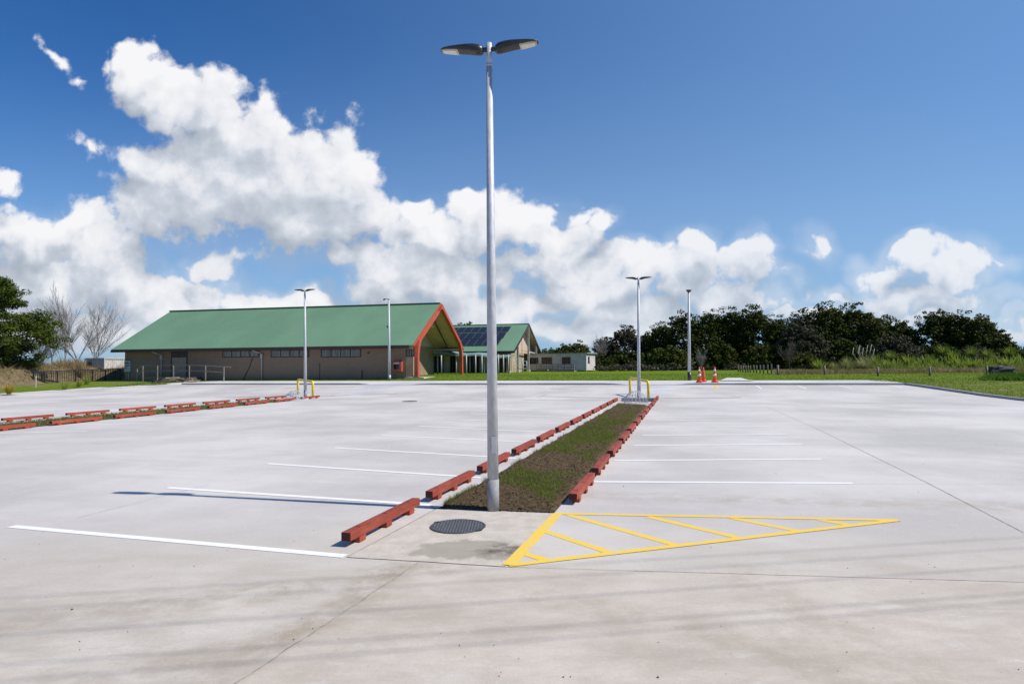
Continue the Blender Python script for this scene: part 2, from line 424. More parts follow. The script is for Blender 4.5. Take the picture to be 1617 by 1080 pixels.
def m_pad():
    m, h, p = newmat('pad_concrete'); v = pos(h)
    mid = h.noise(v, 4, 7, .65); fine = h.noise(v, 60, 3, .7)
    c = h.mix(h.ss(mid, .35, .65), (.60, .535, .45), (.50, .445, .37))
    a = G(742, 868, 0)
    r = h.vm('SUBTRACT', h.vm('ADD', v, h.vm('SCALE', h.vm('SUBTRACT', h.noise(v, 3.0, 6, .65, 0, True), (.5, .5, .5)), sc=.75)), tuple(a))
    ln = h.vm('LENGTH', h.vm('MULTIPLY', r, (1.15, 2.2, 0)))
    st = h.ss(ln, .80, .62)
    gr = h.ss(h.noise(v, 5.5, 7, .72), .36, .66)
    c = h.mix(h.m('MULTIPLY', st, .65), c, (.27, .235, .175))
    a2 = G(800, 868, 0)
    r2 = h.vm('SUBTRACT', h.vm('ADD', v, h.vm('SCALE', h.vm('SUBTRACT', h.noise(v, 4.0, 6, .7, 0, True), (.5, .5, .5)), sc=.5)), tuple(a2))
    st2 = h.ss(h.vm('LENGTH', h.vm('MULTIPLY', r2, (1.7, 2.2, 0))), .75, .2)
    c = h.mix(h.m('MULTIPLY', h.m('MULTIPLY', st2, gr), .95), c, (.07, .05, .033))
    c = h.mix(h.m('MULTIPLY', h.ss(fine, .4, .7), .25), c, (.25, .22, .18))
    h.L.new(c, p.inputs['Base Color']); p.inputs['Roughness'].default_value = .75
    bump(h, p, h.m('ADD', fine, h.m('MULTIPLY', mid, 1.5)), .3, .006); return m
M_PAD = m_pad()
def m_paint(name, c, wear=.35, under=(.50, .485, .49), alpha_wear=.3):
    m, h, p = newmat(name); v = pos(h)
    f = h.ss(h.noise(v, 9, 8, .75), .62 - wear * .2, .82 - wear * .2)
    col = h.mix(h.m('MULTIPLY', f, alpha_wear), c, under)
    col = h.mix(h.m('MULTIPLY', h.ss(h.noise(v, 90, 3, .7), .5, .72), .22), col, tuple(x * .8 for x in c))
    h.L.new(col, p.inputs['Base Color']); p.inputs['Roughness'].default_value = .6; return m
M_WHITE = m_paint('white_road_paint', (.84, .83, .81), .5, alpha_wear=.45)
M_YEL = m_paint('yellow_road_paint', (.84, .56, .045), .75, alpha_wear=.6)
M_FADE = m_paint('faded_yellow_paint', (.58, .46, .31), 1.0, alpha_wear=.75)
def m_lawn():
    m, h, p = newmat('lawn_grass'); v = pos(h)
    fine = h.noise(h.mp(v, (1, .5, 1)), 7, 6, .75); mid = h.noise(v, .55, 5, .6)
    c = h.mix(h.ss(fine, .35, .65), (.085, .155, .006), (.16, .235, .012))
    c = h.mix(h.m('MULTIPLY', h.ss(mid, .42, .7), .5), c, (.13, .15, .025))
    # bare worn patches along the path and towards the right-hand kerb
    vv = h.vm('DOT_PRODUCT', v, (EV.x, EV.y, 0)); uu = h.vm('DOT_PRODUCT', v, (EU.x, EU.y, 0))
    bare = h.ss(h.noise(h.mp(v, (.35, 1.3, 1)), 1.0, 7, .68), .50, .63)
    edge = h.ss(vv, 51.2, 49.0)
    right = h.ss(uu, 11, 13)
    msk = h.m('MAXIMUM', h.m('MULTIPLY', edge, h.ss(uu, 2, -14)), h.m('MULTIPLY', right, h.ss(vv, 49, 44)))
    c = h.mix(h.m('MULTIPLY', h.m('MULTIPLY', bare, msk), .85), c, (.27, .20, .12))
    c = h.mix(h.m('MULTIPLY', right, h.m('MULTIPLY', h.ss(fine, .45, .7), .25)), c, (.20, .19, .07))
    c = h.mix(h.ss(vv, 75, 130), c, (.10, .12, .03))
    h.L.new(c, p.inputs['Base Color']); p.inputs['Roughness'].default_value = .9; p.inputs['Specular IOR Level'].default_value = .1
    bump(h, p, h.noise(v, 16, 5, .8), 1.0, .06); return m
M_LAWN = m_lawn()
M_EARTH = mat('earth', (.12, .10, .06), .95, (.08, .09, .03), .6)

# ------------------------------------------------------------------ ground sheets
def grid(ul, vl, dz, skip=None):
    mb = MB(); nu = len(ul)
    for v in vl:
        for u in ul:
            x, y = xy(u, v); d = dz(u, v) if callable(dz) else dz
            mb.v.append((x, y, TV(v) + d))
    for j in range(len(vl) - 1):
        for i in range(nu - 1):
            if skip and skip((ul[i] + ul[i + 1]) / 2, (vl[j] + vl[j + 1]) / 2): continue
            a = j * nu + i; mb.f.append((a, a + 1, a + 1 + nu, a + nu)); mb.sm.append(True); mb.mi.append(0)
    return mb
def strip_rows(ua, ub, vl, dz, n=6):
    mb = MB()
    for v in vl:
        for i in range(n + 1):
            u = ua(v) + (ub(v) - ua(v)) * (i / n) ** 2
            x, y = xy(u, v); mb.v.append((x, y, TV(v) + (dz(u, v) if callable(dz) else dz)))
    for j in range(len(vl) - 1):
        for i in range(n):
            a = j * (n + 1) + i; mb.f.append((a, a + 1, a + n + 2, a + n + 1)); mb.sm.append(True); mb.mi.append(0)
    return mb
k1 = G(1425, 607.2); k2 = G(1617, 633)
(ku1, kv1), (ku2, kv2) = uv(k1.x, k1.y), uv(k2.x, k2.y)
print('kerb', ku1, kv1, ku2, kv2)
VK = 44.0
def uk(v): return ku1 + (ku2 - ku1) * (v - VK) / (kv2 - VK)
e1 = G(0, 622.5); e2 = G(286, 607.5)
(eu1, ev1), (eu2, ev2) = uv(e1.x, e1.y), uv(e2.x, e2.y)
print('leftedge', eu1, ev1, eu2, ev2)
def ve(u): return ev1 + (VK - ev1) * (u - eu1) / (eu2 - eu1)
vin = lambda a, b: [v for v in VL if a <= v <= b]
o = grid([-2500, -800, -400, -200, -100, -50, 0, 50, 100, 200, 400, 800, 2500], VL, -.10).build('ground', M_EARTH); tag(o, None, None, kind='structure')
lot = strip_rows(lambda v: -160, uk, vin(-20, 44), 0.0, 30).build('car_park', M_LOT); tag(lot, None, None, kind='structure')
pg1 = [uv(*G(x, 607).to_2d()) for x in (572, 590, 652, 682)]
pg2 = [uv(*G(x, 607.5).to_2d()) for x in (962, 992, 1067, 1096)]
def gap(u):
    g_ = 0
    for q in (pg1, pg2):
        a, b, c, d = [t[0] for t in q]
        if a < u < d: g_ = max(g_, min(1, (u - a) / (b - a), (d - u) / (d - c)))
    return g_
def pathz(u, v):
    t = max(0, 1 - (v - VK) / 1.5); return .118 - (.112 * gap(u) * t)
UL = [eu2 + i * .5 for i in range(int((ku1 - eu2) / .5) + 1)] + [ku1]
o = grid(UL, [44.12] + vin(44.5, 48.5), pathz).build('footpath', M_PATH); tag(o, None, None, kind='structure')
# kerb: front upstand with the two dropped crossings, then down the right-hand side
mb = MB()
ks = [(u, 44.0) for u in UL]
for i in range(len(ks) - 1):
    z0, z1 = [TV(44) + .121 - .112 * gap(u) for u, _ in ks[i:i + 2]]
    (xa, ya), (xb, yb) = xy(ks[i][0], 44.0), xy(ks[i + 1][0], 44.0)
    (xc, yc), (xd, yd) = xy(ks[i][0], 44.14), xy(ks[i + 1][0], 44.14)
    zb = TV(44) - .05
    mb.quad((xa, ya, zb), (xb, yb, zb), (xb, yb, z1), (xa, ya, z0))
    mb.quad((xa, ya, z0), (xb, yb, z1), (xd, yd, z1), (xc, yc, z0))
vs_ = sorted(set(vin(-8, 44)), reverse=True)
for va, vb_ in zip(vs_[:-1], vs_[1:]):
    pts = []
    for v in (va, vb_):
        for du, dz in ((0, -.05), (0, .125), (.15, .125), (.15, -.05)):
            x, y = xy(uk(v) + du, v); pts.append((x, y, TV(v) + dz))
    mb.add(pts, [(0, 1, 5, 4), (1, 2, 6, 5), (2, 3, 7, 6)])
o = mb.build('kerb', M_KERB); tag(o, None, None, kind='structure')
# lawns
ULL = [-400, -150, -100, -80] + list(range(-70, 61, 2)) + [80, 120, 200, 400]
mb = grid(ULL, vin(48.5, 3000), .115)
m2 = strip_rows(lambda v: uk(v) + .15, lambda v: 300, vin(-8, 48.5), .115, 24)
mb.add(m2.v, m2.f, True)
ul = [-200, -150, -120, -100, -80, -70, -60, -50] + [x for x in range(-48, int(eu2), 1)] + [eu2]
cols = []
for u in ul:
    a = ve(u) + 1.15; a = min(a, 48.0)
    cols.append([(u, a + (48.5 - a) * k / 12) for k in range(13)])
for ca, cb in zip(cols[:-1], cols[1:]):
    for k in range(12):
        q = []
        for (u, v) in (ca[k], cb[k], cb[k + 1], ca[k + 1]):
            x, y = xy(u, v); t = (v - (ve(u) + 1.15)) / max(.5, 48.5 - ve(u) - 1.15)
            q.append((x, y, TV(v) + .03 + .085 * max(0, min(1, t))))
        mb.add(q, [(0, 1, 2, 3)], True)
lawn = mb.build('lawn', M_LAWN); tag(lawn, None, None, kind='structure')
# flush light strip on the left that runs on into the footpath
mb = MB()
ul2 = [-120, -90, -70, -60] + [x for x in range(-56, int(eu2), 2)] + [eu2]
for a, b in zip(ul2[:-1], ul2[1:]):
    for k in range(4):
        q = []
        for (u, t) in ((a, k / 4), (b, k / 4), (b, (k + 1) / 4), (a, (k + 1) / 4)):
            wd = 1.25 if u < eu2 - 10 else 1.25 + (4.5 - 1.25) * max(0, (u - eu2 + 10) / 10) ** 2
            v = ve(u) + wd * t; x, y = xy(u, v); q.append((x, y, TV(v) + .012 + .106 * t * max(0, (u - eu2 + 10) / 10)))
        mb.add(q, [(0, 1, 2, 3)])
o = mb.build('kerb_strip', M_PATH); tag(o, None, None, kind='structure')
# side path to the lawn gate
def flat(pts, dz, name, m, parent=None, sub=10, kind='structure'):
    a, b, c, d = [Vector(p) for p in pts]; mb = MB()
    for j in range(sub):
        q = []
        for (s, t) in ((0, j), (1, j), (1, j + 1), (0, j + 1)):
            t /= sub; p = (a.lerp(d, t)).lerp(b.lerp(c, t), s); q.append((p.x, p.y, T(p.x, p.y) + dz))
        mb.poly(q)
    o = mb.build(name, m, parent)
    if parent is None: tag(o, None, None, kind=kind)
    return o
SP = [G(1134, 601.8, .12), G(1192, 601.8, .12), G(1170, 597.3, .12), G(1147, 597.3, .12)]
flat(SP, .16, 'side_path', M_PATH, None, 30)

# ------------------------------------------------------------------ painted markings (parts of the car park)
def line(p, q, wd, name='parking_line', m=M_WHITE, dz=.004, parent=lot):
    p = Vector((p[0], p[1], 0)); q = Vector((q[0], q[1], 0)); d = q - p; L = d.length; d.normalize()
    n = Vector((-d.y, d.x, 0)) * wd / 2; k = max(1, int(L / .4)); mb = MB()
    for i in range(k):
        a = p + d * L * i / k; b = p + d * L * (i + 1) / k
        mb.quad(*[(t.x, t.y, T(t.x, t.y) + dz) for t in (a - n, b - n, b + n, a + n)])
    return mb.build(name, m, parent)
def pl(x0, y0, x1, y1, wd=.1, **k): return line(G(x0, y0), G(x1, y1), wd, **k)
LL = [((18, 831), (545, 878)), ((265, 770), (690, 798)), ((422, 732), (764, 754.5)), ((528, 707), (822, 724)), ((603, 687.5), (858, 699)), ((662, 673), (886, 683.5)), ((708, 662), (905, 670))]
ends = [(G(*a), G(*b)) for a, b in LL]
for a, b in ends: line(a, b, .12)
(a0, b0), (a1, b1) = ends[3], ends[6]
for k in range(1, 6):
    da = (a1 - a0) / 3 * k; db = (b1 - b0) / 3 * k
    line(a1 + da, b1 + db, .12)
LR = [((938, 760.5), (1347, 763)), ((970, 727), (1298, 724.7)), ((1000, 703.3), (1267, 701.2)), ((1014, 687.4), (1243, 685.6)), ((1024, 674.6), (1222, 673))]
er = [(G(*a), G(*b)) for a, b in LR]
for a, b in er: line(a, b, .12)
da = (er[4][0] - er[0][0]) / 4; db = (er[4][1] - er[0][1]) / 4
for k in range(1, 6): line(er[4][0] + da * k, er[4][1] + db * k, .12)
A0 = G(137, 681); A1 = G(329, 658); st = (A1 - A0) / 2
for k in range(-1, 7):
    q = A0 + st * k; line(q, q + Vector((-4.4, -.55, 0)), .12)
    q2 = q + Vector((-6.9, .35, 0)); line(q2, q2 + Vector((-4.3, .9, 0)), .12)
for a in ((1203, 614, 1194, 608.9), (1273, 614, 1259, 608.9), (1345.6, 613, 1324.5, 608.6), (1424, 612.5, 1408, 608.4), (741.6, 611.2, 764, 608.2), (801, 610.9, 819.5, 608.2), (860, 611.9, 877, 608.3)): pl(*a, wd=.10)
pl(924, 612.5, 935, 608.6, wd=.12, m=M_FADE); pl(1128, 608.5, 1134, 614, wd=.2, m=M_YEL, name='yellow_mark')
flat([G(978, 628), G(1060, 628), G(1067, 608), G(991, 608)], .004, 'crossing_slab', M_CROSS, lot, 24)
flat([G(500, 627), G(572, 622), G(662, 607.6), G(582, 607.6)], .004, 'crossing_slab', M_CROSS, lot, 24)
for a in ((855, 625.5, 985, 629), (1050, 628.5, 1168, 628), (500, 625, 550, 624.2), (575, 623, 626, 621.6), (850, 626.5, 862, 623.5), (1155, 627.4, 1170, 627.2)): pl(*a, wd=.22, name='faded_line', m=M_FADE, dz=.008)
for a in ((1090, 612.4, 1112, 612.8), (870, 613.8, 898, 614.4), (448, 612.5, 468, 612.3), (505, 612, 560, 611.4), (372, 627, 415, 624)): pl(*a, wd=.3, name='faded_mark', m=M_FADE, dz=.008)
# hatched no-parking wedge, one painted part
def px2(p): g_ = G(*p); return Vector((g_.x, g_.y, 0))
HA, HB, HC = px2((881, 811)), px2((1418, 821.5)), px2((803, 893))
mb = MB()
def hs(p, q, wd, dz):
    d = (q - p).normalized(); n = Vector((-d.y, d.x, 0)) * wd / 2
    mb.quad(*[(t.x, t.y, dz) for t in (p - n, q - n, q + n, p + n)])
hs(HA, HB, .095, .0045); hs(HB, HC, .10, .0065); hs(HC, HA, .13, .0085)
for i, (p, q) in enumerate((((829, 874), (872, 887)), ((862, 839), (971, 875)), ((897, 812.5), (1069, 861)), ((1023, 815.5), (1167, 849)), ((1155, 817.5), (1258, 838)), ((1292, 820), (1346, 829.5)))):
    hs(px2(p), px2(q), .11, .0025)
mb.build('hatched_marking', M_YEL, lot)
# saw cuts and joints in the slab
M_JOINT = mat('joint_dark', (.19, .17, .145), .9, (.40, .36, .31), 9)
def joint(pts, wd=.012, wob=0.004, dz=.0022, name='slab_joint'):
    mb = MB(); P_ = [px2(p) for p in pts]
    for a, b in zip(P_[:-1], P_[1:]):
        L = (b - a).length; k = max(2, int(L / .12)); d = (b - a) / k; n = Vector((-d.y, d.x, 0)).normalized()
        prev = None
        for i in range(k + 1):
            t = a + d * i; o_ = n * (mn.noise(t * 6) * wob * 2); hw = wd / 2 * (1 + .7 * mn.noise(t * 11 + Vector((9, 0, 0))))
            cur = (t + o_ - n * hw, t + o_ + n * hw)
            if prev: mb.quad(*[(s.x, s.y, T(s.x, s.y) + dz) for s in (prev[0], cur[0], cur[1], prev[1])])
            prev = cur
    return mb.build(name, M_JOINT, lot)
joint([(372, 1080), (662, 887)], .010, .010)
joint([(1288, 676), (1450, 755), (1617, 841)], .016, .003)
joint([(1000, 901), (1617, 919)], .008, .002)
joint([(797, 895), (1000, 901)], .005, .002)
joint([(120, 818), (330, 765)], .006, .002)
joint([(1210, 642), (1288, 676)], .010, .002)
joint([(1347, 764), (1617, 765)], .005, .002)
joint([(548, 880), (690, 803)], .008, .002, .006)
joint([(548, 880), (665, 886.5), (797, 895)], .009, .004, .006)
joint([(797, 895), (878, 810)], .010, .003, .006)

# ------------------------------------------------------------------ concrete apron and planting strip
pad = flat([G(548, 880), G(797, 894.5), G(878, 811), G(690, 803.5)], .003, 'concrete_apron', M_PAD, None, 8)
# planting strip
sA, sB = px2((693, 803)), px2((876, 810)); sC = px2((1023, 641)); sD = px2((977, 638))
SW = 60; SL = 620
mb = MB(); gcol = []
def soilh(p, s, t):
    e = min(1, s / .06, (1 - s) / .05, t / .01, (1 - t) / .01)
    z = mn.noise(p * 3) * .020 + mn.noise(p * 9) * .020 + mn.noise(p * 24) * .020 + abs(mn.noise(p * 48)) * .016 + .02
    return .012 + max(0, min(1, e)) * (z + .022)
def greenf(p, s=.5):
    g_ = mn.fractal(p * Vector((1.1, .5, 1)), .9, 2.1, 5) + .18 * mn.noise(p * 6)
    q = g_ + .10 * math.sin(p.y * .36 + .9) + (.20 if p.y > 12 else .04)
    return max(0, min(1, (q + .12) / .5)) * (1 if .12 < s < .9 else .5)
for j in range(SL + 1):
    t = (j / SL) ** 1.45
    a = sA.lerp(sD, t); b = sB.lerp(sC, t)
    for i in range(SW + 1):
        s = i / SW; p = a.lerp(b, s); mb.v.append((p.x, p.y, T(p.x, p.y) + soilh(p, s, t))); gcol.append(greenf(p, s))
for j in range(SL):
    for i in range(SW):
        a = j * (SW + 1) + i; mb.f.append((a, a + 1, a + SW + 2, a + SW + 1)); mb.sm.append(True); mb.mi.append(0)
def m_soil():
    m, h, p = newmat('soil'); v = pos(h)
    at = h.n('ShaderNodeAttribute', attribute_name='green').outputs['Fac']
    n = h.noise(v, 16, 7, .75); f = h.noise(v, 70, 3, .7)
    c = h.mix(h.ss(n, .35, .65), (.05, .033, .019), (.17, .115, .065))
    c = h.mix(h.m('MULTIPLY', h.ss(f, .52, .7), .5), c, (.20, .155, .095))
    c = h.mix(h.m('MULTIPLY', h.ss(h.m('ADD', at, h.m('MULTIPLY', h.m('SUBTRACT', n, .5), 1.4)), .35, .8), .8), c, (.10, .115, .03))
    h.L.new(c, p.inputs['Base Color']); p.inputs['Roughness'].default_value = .95; p.inputs['Specular IOR Level'].default_value = .1
    bump(h, p, h.m('ADD', n, f), .9, .03); return m
soil = mb.build('planting_strip', m_soil()); tag(soil, None, None, kind='structure')
at = soil.data.attributes.new('green', 'FLOAT', 'POINT'); at.data.foreach_set('value', gcol)
# light concrete edging between the left wheel stops and the soil
flat([G(672, 803), G(693, 803), G(977, 637.5), G(973, 636)], .010, 'strip_edging', M_CROSS, None, 60)
# grass blades over the strip
R = np.random.default_rng(3)
def blades(n, fn, hgt, wid, name, m, lean=.5, k=3):
    Q = []; cl = []
    tries = 0
    while len(Q) < n and tries < n * 30:
        tries += 1
        r = fn()
        if r is None: continue
        x, y, z, sc = r
        a = R.uniform(0, 2 * PI); hh = hgt * sc * R.uniform(.5, 1.3); ww = wid * R.uniform(.6, 1.3)
        lx, ly = R.normal(0, lean, 2) * hh
        dx, dy = math.cos(a) * ww / 2, math.sin(a) * ww / 2
        Q.append([(x - dx, y - dy, z), (x + dx, y + dy, z), (x + lx, y + ly, z + hh)]); cl.append(R.random())
    o = qmesh(name, Q, m, col=cl); return o
def strip_pt():
    t = R.random() ** 1.45; s = R.uniform(.02, .97); p = sA.lerp(sD, t).lerp(sB.lerp(sC, t), s)
    g_ = greenf(p, s)
    if R.random() > .10 + g_ ** 1.4 * .95: return None
    if p.y > 22 and R.random() < .5: return None
    return p.x, p.y, T(p.x, p.y) + soilh(p, s, t) - .003, .5 + g_ * .7
M_BLADE = m_leaf('young_grass', (.12, .155, .02), (.22, .24, .05), (.14, .14, .05), .3)
M_DRY = m_leaf('dry_straw', (.24, .19, .09), (.34, .27, .15), (.2, .16, .08), .2)
tag(blades(34000, strip_pt, .045, .007, 'strip_grass', M_BLADE, .6), None, None, kind='stuff')
def edge_pt():
    t = R.random() ** 2; p = sA.lerp(sD, t).lerp(sB.lerp(sC, t), R.uniform(.0, .03))
    if mn.noise(p * 2.2) < .02: return None
    return p.x, p.y, .012, 1.4
tag(blades(2200, edge_pt, .06, .006, 'edge_grass', M_BLADE, .5), None, None, kind='stuff')
# clods
mb = MB()
def rock(mb, c, r, sq=.7, seed=0, n=6):
    vs = []; rows = 4
    for j in range(rows + 1):
        ph = PI * j / rows - PI / 2
        for i in range(n):
            th = 2 * PI * i / n; d = Vector((math.cos(th) * math.cos(ph), math.sin(th) * math.cos(ph), math.sin(ph)))
            q = r * (1 + .45 * mn.noise(d * 1.7 + Vector((seed * 3.1, seed, 0)))); vs.append(Vector(c) + Vector((d.x * q, d.y * q, d.z * q * sq)))
    fs = [(j * n + i, j * n + (i + 1) % n, (j + 1) * n + (i + 1) % n, (j + 1) * n + i) for j in range(rows) for i in range(n)]
    mb.add(vs, fs)
for k in range(2600):
    t = R.random() ** 1.8; s = R.uniform(.03, .97); p = sA.lerp(sD, t).lerp(sB.lerp(sC, t), s)
    if greenf(p, s) > .45: continue
    rock(mb, (p.x, p.y, T(p.x, p.y) + soilh(p, s, t)), R.uniform(.006, .02) * (1 + (R.random() < .05) * 1.0), .75, k, 5)
M_CLOD = mat('soil_clod', (.085, .058, .034), .95, (.04, .028, .017), 20)
tag(mb.build('soil_clods', M_CLOD), None, None, kind='stuff')
# pebbles lying about the slab
mb = MB()
for k in range(150):
    if R.random() < .5: p = G(R.uniform(0, 1617), R.uniform(860, 1079))
    else: p = G(R.uniform(0, 1617), R.uniform(690, 900))
    rock(mb, (p.x, p.y, .004), R.uniform(.002, .005) * (1 + 1.2 * (R.random() < .12)), .7, k, 6)
tag(mb.build('loose_pebbles', mat('pebble', (.06, .05, .045), .9, (.17, .14, .11), 5)), None, None, kind='stuff')
# lawn tufts: short grass with an uneven edge
def lawn_pt():
    u = R.uniform(-42, 40); v = 48.55 + 14 * R.random() ** 2
    x, y = xy(u, v)
    if SP[3].x - .8 < x < SP[1].x + .5 and y < SP[2].y + .5: return None
    return x, y, TV(v) + .11, 1
def lawn_pt2():
    v = R.uniform(24, 48); u = uk(v) + .17 + 9 * R.random() ** 1.6; x, y = xy(u, v); return x, y, TV(v) + .11, 1
def lawn_pt3():
    u = R.uniform(-46, eu2 - 2); a = ve(u) + 1.18; v = a + (48.5 - a) * R.random() ** 1.5; x, y = xy(u, v)
    return x, y, TV(v) + .02 + .085 * (v - a) / (48.5 - a), 1
M_LB = m_leaf('lawn_blade', (.12, .20, .006), (.20, .27, .014), (.15, .17, .03), .3, 1.2)
o1 = blades(26000, lawn_pt, .07, .05, 'lawn_grass', M_LB, .6); tag(o1, None, None, kind='stuff')
tag(blades(9000, lawn_pt2, .06, .045, 'verge_grass', m_leaf('verge_blade', (.11, .175, .012), (.20, .235, .04), (.26, .22, .09), .25, 1.0), .6), None, None, kind='stuff')
tag(blades(7000, lawn_pt3, .07, .05, 'bank_grass', M_LB, .6), None, None, kind='stuff')
# ------------------------------------------------------------------ lamp posts
def m_galv():
    m, h, p = newmat('galvanised_steel'); v = obj(h)
    n = h.noise(h.mp(v, (1, 1, .25)), 28, 5, .65); k = h.noise(v, 4, 3)
    c = h.mix(h.ss(n, .3, .7), (.44, .45, .47), (.58, .585, .60)); c = h.mix(h.m('MULTIPLY', h.ss(k, .5, .7), .3), c, (.36, .37, .39))
    h.L.new(c, p.inputs['Base Color']); p.inputs['Metallic'].default_value = .25
    h.L.new(h.ss(n, .3, .7, .55, .7), p.inputs['Roughness']); bump(h, p, n, .08, .004); return m
M_GALV = m_galv()
M_GALVD = mat('galvanised_dark', (.30, .31, .32), .5, (.40, .41, .42), 20, metal=.6)
M_BLACK = mat('black_powder_coat', (.022, .023, .026), .38, (.03, .03, .032), 12)
M_UNDER = mat('grey_cast_underside', (.042, .040, .042), .5, (.03, .03, .032), 16)
M_LENS = mat('lamp_lens', (.72, .72, .70), .25, (.62, .62, .60), 30)
M_LFRAME = mat('lens_frame', (.55, .50, .36), .4)
M_BAND = mat('base_band', (.34, .34, .345), .75, (.27, .27, .275), 20, metal=.1)
M_BOLT = mat('bolt_dark', (.05, .05, .055), .45, metal=.5)

def head_part(parent):
    """one flat lamp head reaching out along +x, seen from below"""
    S = [(.085, .07, .004, -.058), (.10, .10, .022, -.070), (.15, .125, .042, -.072), (.23, .135, .050, -.062), (.33, .138, .047, -.050), (.44, .136, .036, -.040), (.55, .128, .022, -.033), (.63, .112, .009, -.029), (.675, .088, -.002, -.027), (.695, .05, -.012, -.026)]
    S = [(a, b * .68, c * 1.15, d * 1.1) for a, b, c, d in S]
    mb = MB(); n = 12
    for (x, w_, zt, zb) in S:
        for k in range(n):
            t = 2 * PI * k / n; c, s_ = math.cos(t), math.sin(t)
            yy = w_ * math.copysign(abs(c) ** .8, c)
            zz = (zt * max(0, s_) ** .8 if s_ > 0 else 0)
            zm = (zt + zb) * .5 - .008
            zz = zm + (zt - zm) * max(0, s_) ** .7 if s_ >= 0 else zm + (zb - zm) * min(1, (-s_) ** .35)
            mb.v.append((x, yy, zz))
    for i in range(len(S) - 1):
        for k in range(n):
            a0 = i * n + k; a1 = i * n + (k + 1) % n
            mb.f.append((a0, a1, a1 + n, a0 + n)); mb.sm.append(k < n // 2); mb.mi.append(1 if (k >= n // 2) else 0)
    mb.f.append(tuple(reversed(range(n)))); mb.sm.append(False); mb.mi.append(0)
    e = (len(S) - 1) * n; mb.f.append(tuple(range(e, e + n))); mb.sm.append(False); mb.mi.append(0)
    body = mb.build('lamp_head', [M_BLACK, M_UNDER], parent)
    fr = MB(); le = MB()
    def plate(mb, x0, x1, ins, dz, th):
        top = []
        for i in range(9):
            x = x0 + (x1 - x0) * i / 8
            w_ = np.interp(x, [s[0] for s in S], [s[1] for s in S]) - ins; zb = np.interp(x, [s[0] for s in S], [s[3] for s in S]) - dz
            top.append((x, max(.015, w_), zb))
        up = [(x, y, z) for x, y, z in top] + [(x, -y, z) for x, y, z in reversed(top)]
        lo = [(a, b, c - th) for a, b, c in up]; m = len(up)
        mb.add(up + lo, [tuple(range(m)), tuple(reversed(range(m, 2 * m)))] + [(i, i + m, (i + 1) % m + m, (i + 1) % m) for i in range(m)])
    plate(fr, .435, .675, .012, -.004, .012); fr.build('lens_frame', M_LFRAME, body)
    plate(le, .460, .650, .030, .006, .010); le.build('lens', M_LENS, body)
    sk = MB(); sk.tube([(.035, 0, -.02), (.10, 0, -.02)], .032, 12); sk.build('spigot', M_BLACK, body)
    cl = MB(); cl.box((.145, 0, -.075), (.05, .05, .02)); cl.build('clamp', M_BOLT, body)
    return body

def lamp_post(name_label, base, top, r0, r1, yaw, tilt, group, heads=2, cat='lamp post'):
    t = thing('lamp_post', name_label, cat, base, 0, group)
    up = top - base; H = up.length
    q = MB(); q.tube([(0, 0, -.15), up * .5, up * .955], [r0, (r0 + r1) / 2, r1], 20); q.build('pole', M_GALV, t)
    ui = up.normalized()
    c_ = MB(); c_.tube([up * .94, up * 1.004], [r1 * .92, r1 * .92], 18); c_.tube([up * .953, up * .958], r1 * 1.12, 18); c_.build('top_collar', M_GALV, t)
    s_ = MB(); s_.tube([ui * -.02, ui * .43], [r0 * 1.015, r0 * 1.012], 20); s_.build('base_sleeve', M_BAND, t)
    b_ = MB(); b_.box((r0 * .2, -r0 - .002, .9), (.07, .012, .22)); b_.build('service_hatch', M_GALV, t, bevel=.003)
    if heads == 2:
        for sgn in (1, -1):
            h_ = head_part(t)
            h_.location = up * .993; h_.rotation_euler = (0, -math.radians(tilt), yaw if sgn > 0 else yaw + PI)
    return t
gb, gt = g_base, P(772.3, 72, g_base.y)
lamp_post('tallest grey lamp post with two flat black heads in the planting strip', gb, gt, .080, .043, math.radians(-9), 4, 'double headed lamp posts')
b2_ = G(1009, 632.5); lamp_post('far grey lamp post with two black heads behind the central wire dome', b2_, P(1008, 438.5, b2_.y), .10, .055, math.radians(-9), 6, 'double headed lamp posts')
b3_ = G(482.3, 627.5); lamp_post('distant grey lamp post with two black heads before the green roofed hall', b3_, P(481.3, 457.5, b3_.y), .10, .055, math.radians(-9), 6, 'double headed lamp posts')

def slim_post(label, px, pyb, pyt, sleeve, arm):
    b = G(px, pyb, .115); top = P(px - 1.0, pyt, b.y); up = top - b
    t = thing('camera_post', label, 'pole', b, 0, 'slim poles on the lawn')
    MB().tube([(0, 0, -.1), up], [.13, .075], 16).build('pole', M_GALV, t)
    MB().tube([(0, 0, -.1), up.normalized() * sleeve], [.14, .138], 16).build('base_sleeve', M_BLACK if sleeve > .5 else M_GALVD, t)
    if arm:
        mb = MB(); mb.tube([up, up + Vector((0, 0, .10))], .06, 12); mb.build('pole_cap', M_BLACK, t)
        mb = MB(); mb.beam(up + Vector((.05, 0, .06)), up + Vector((-.42, -.05, .12)), .09, .05); mb.tube([up + Vector((-.30, -.04, .09)), up + Vector((-.46, -.05, .0))], [.05, .07], 10); mb.build('camera', M_BLACK, t)
        mb = MB(); mb.tube([up * .66 + Vector((-.12, -.02, -.05)), up * .66 + Vector((-.12, -.02, .14))], .07, 10); mb.build('sensor', M_BLACK, t)
    else:
        mb = MB(); mb.lathe([(.06, -.05), (.09, .0), (.20, .13), (.20, .17), (.05, .18)], 18, tuple(up)); mb.build('lamp_cap', M_BLACK, t)
        mb = MB(); mb.box(up * .66 + Vector((-.16, -.02, 0)), (.10, .12, .16)); mb.build('sensor', M_GALV, t)
slim_post('slim grey pole with small black camera on top before the hall', 615, 599.8, 474, .42, True)
slim_post('slim grey pole with a black base sleeve and flared black cap near the traffic cones', 1088.7, 600.8, 461.5, .62, False)

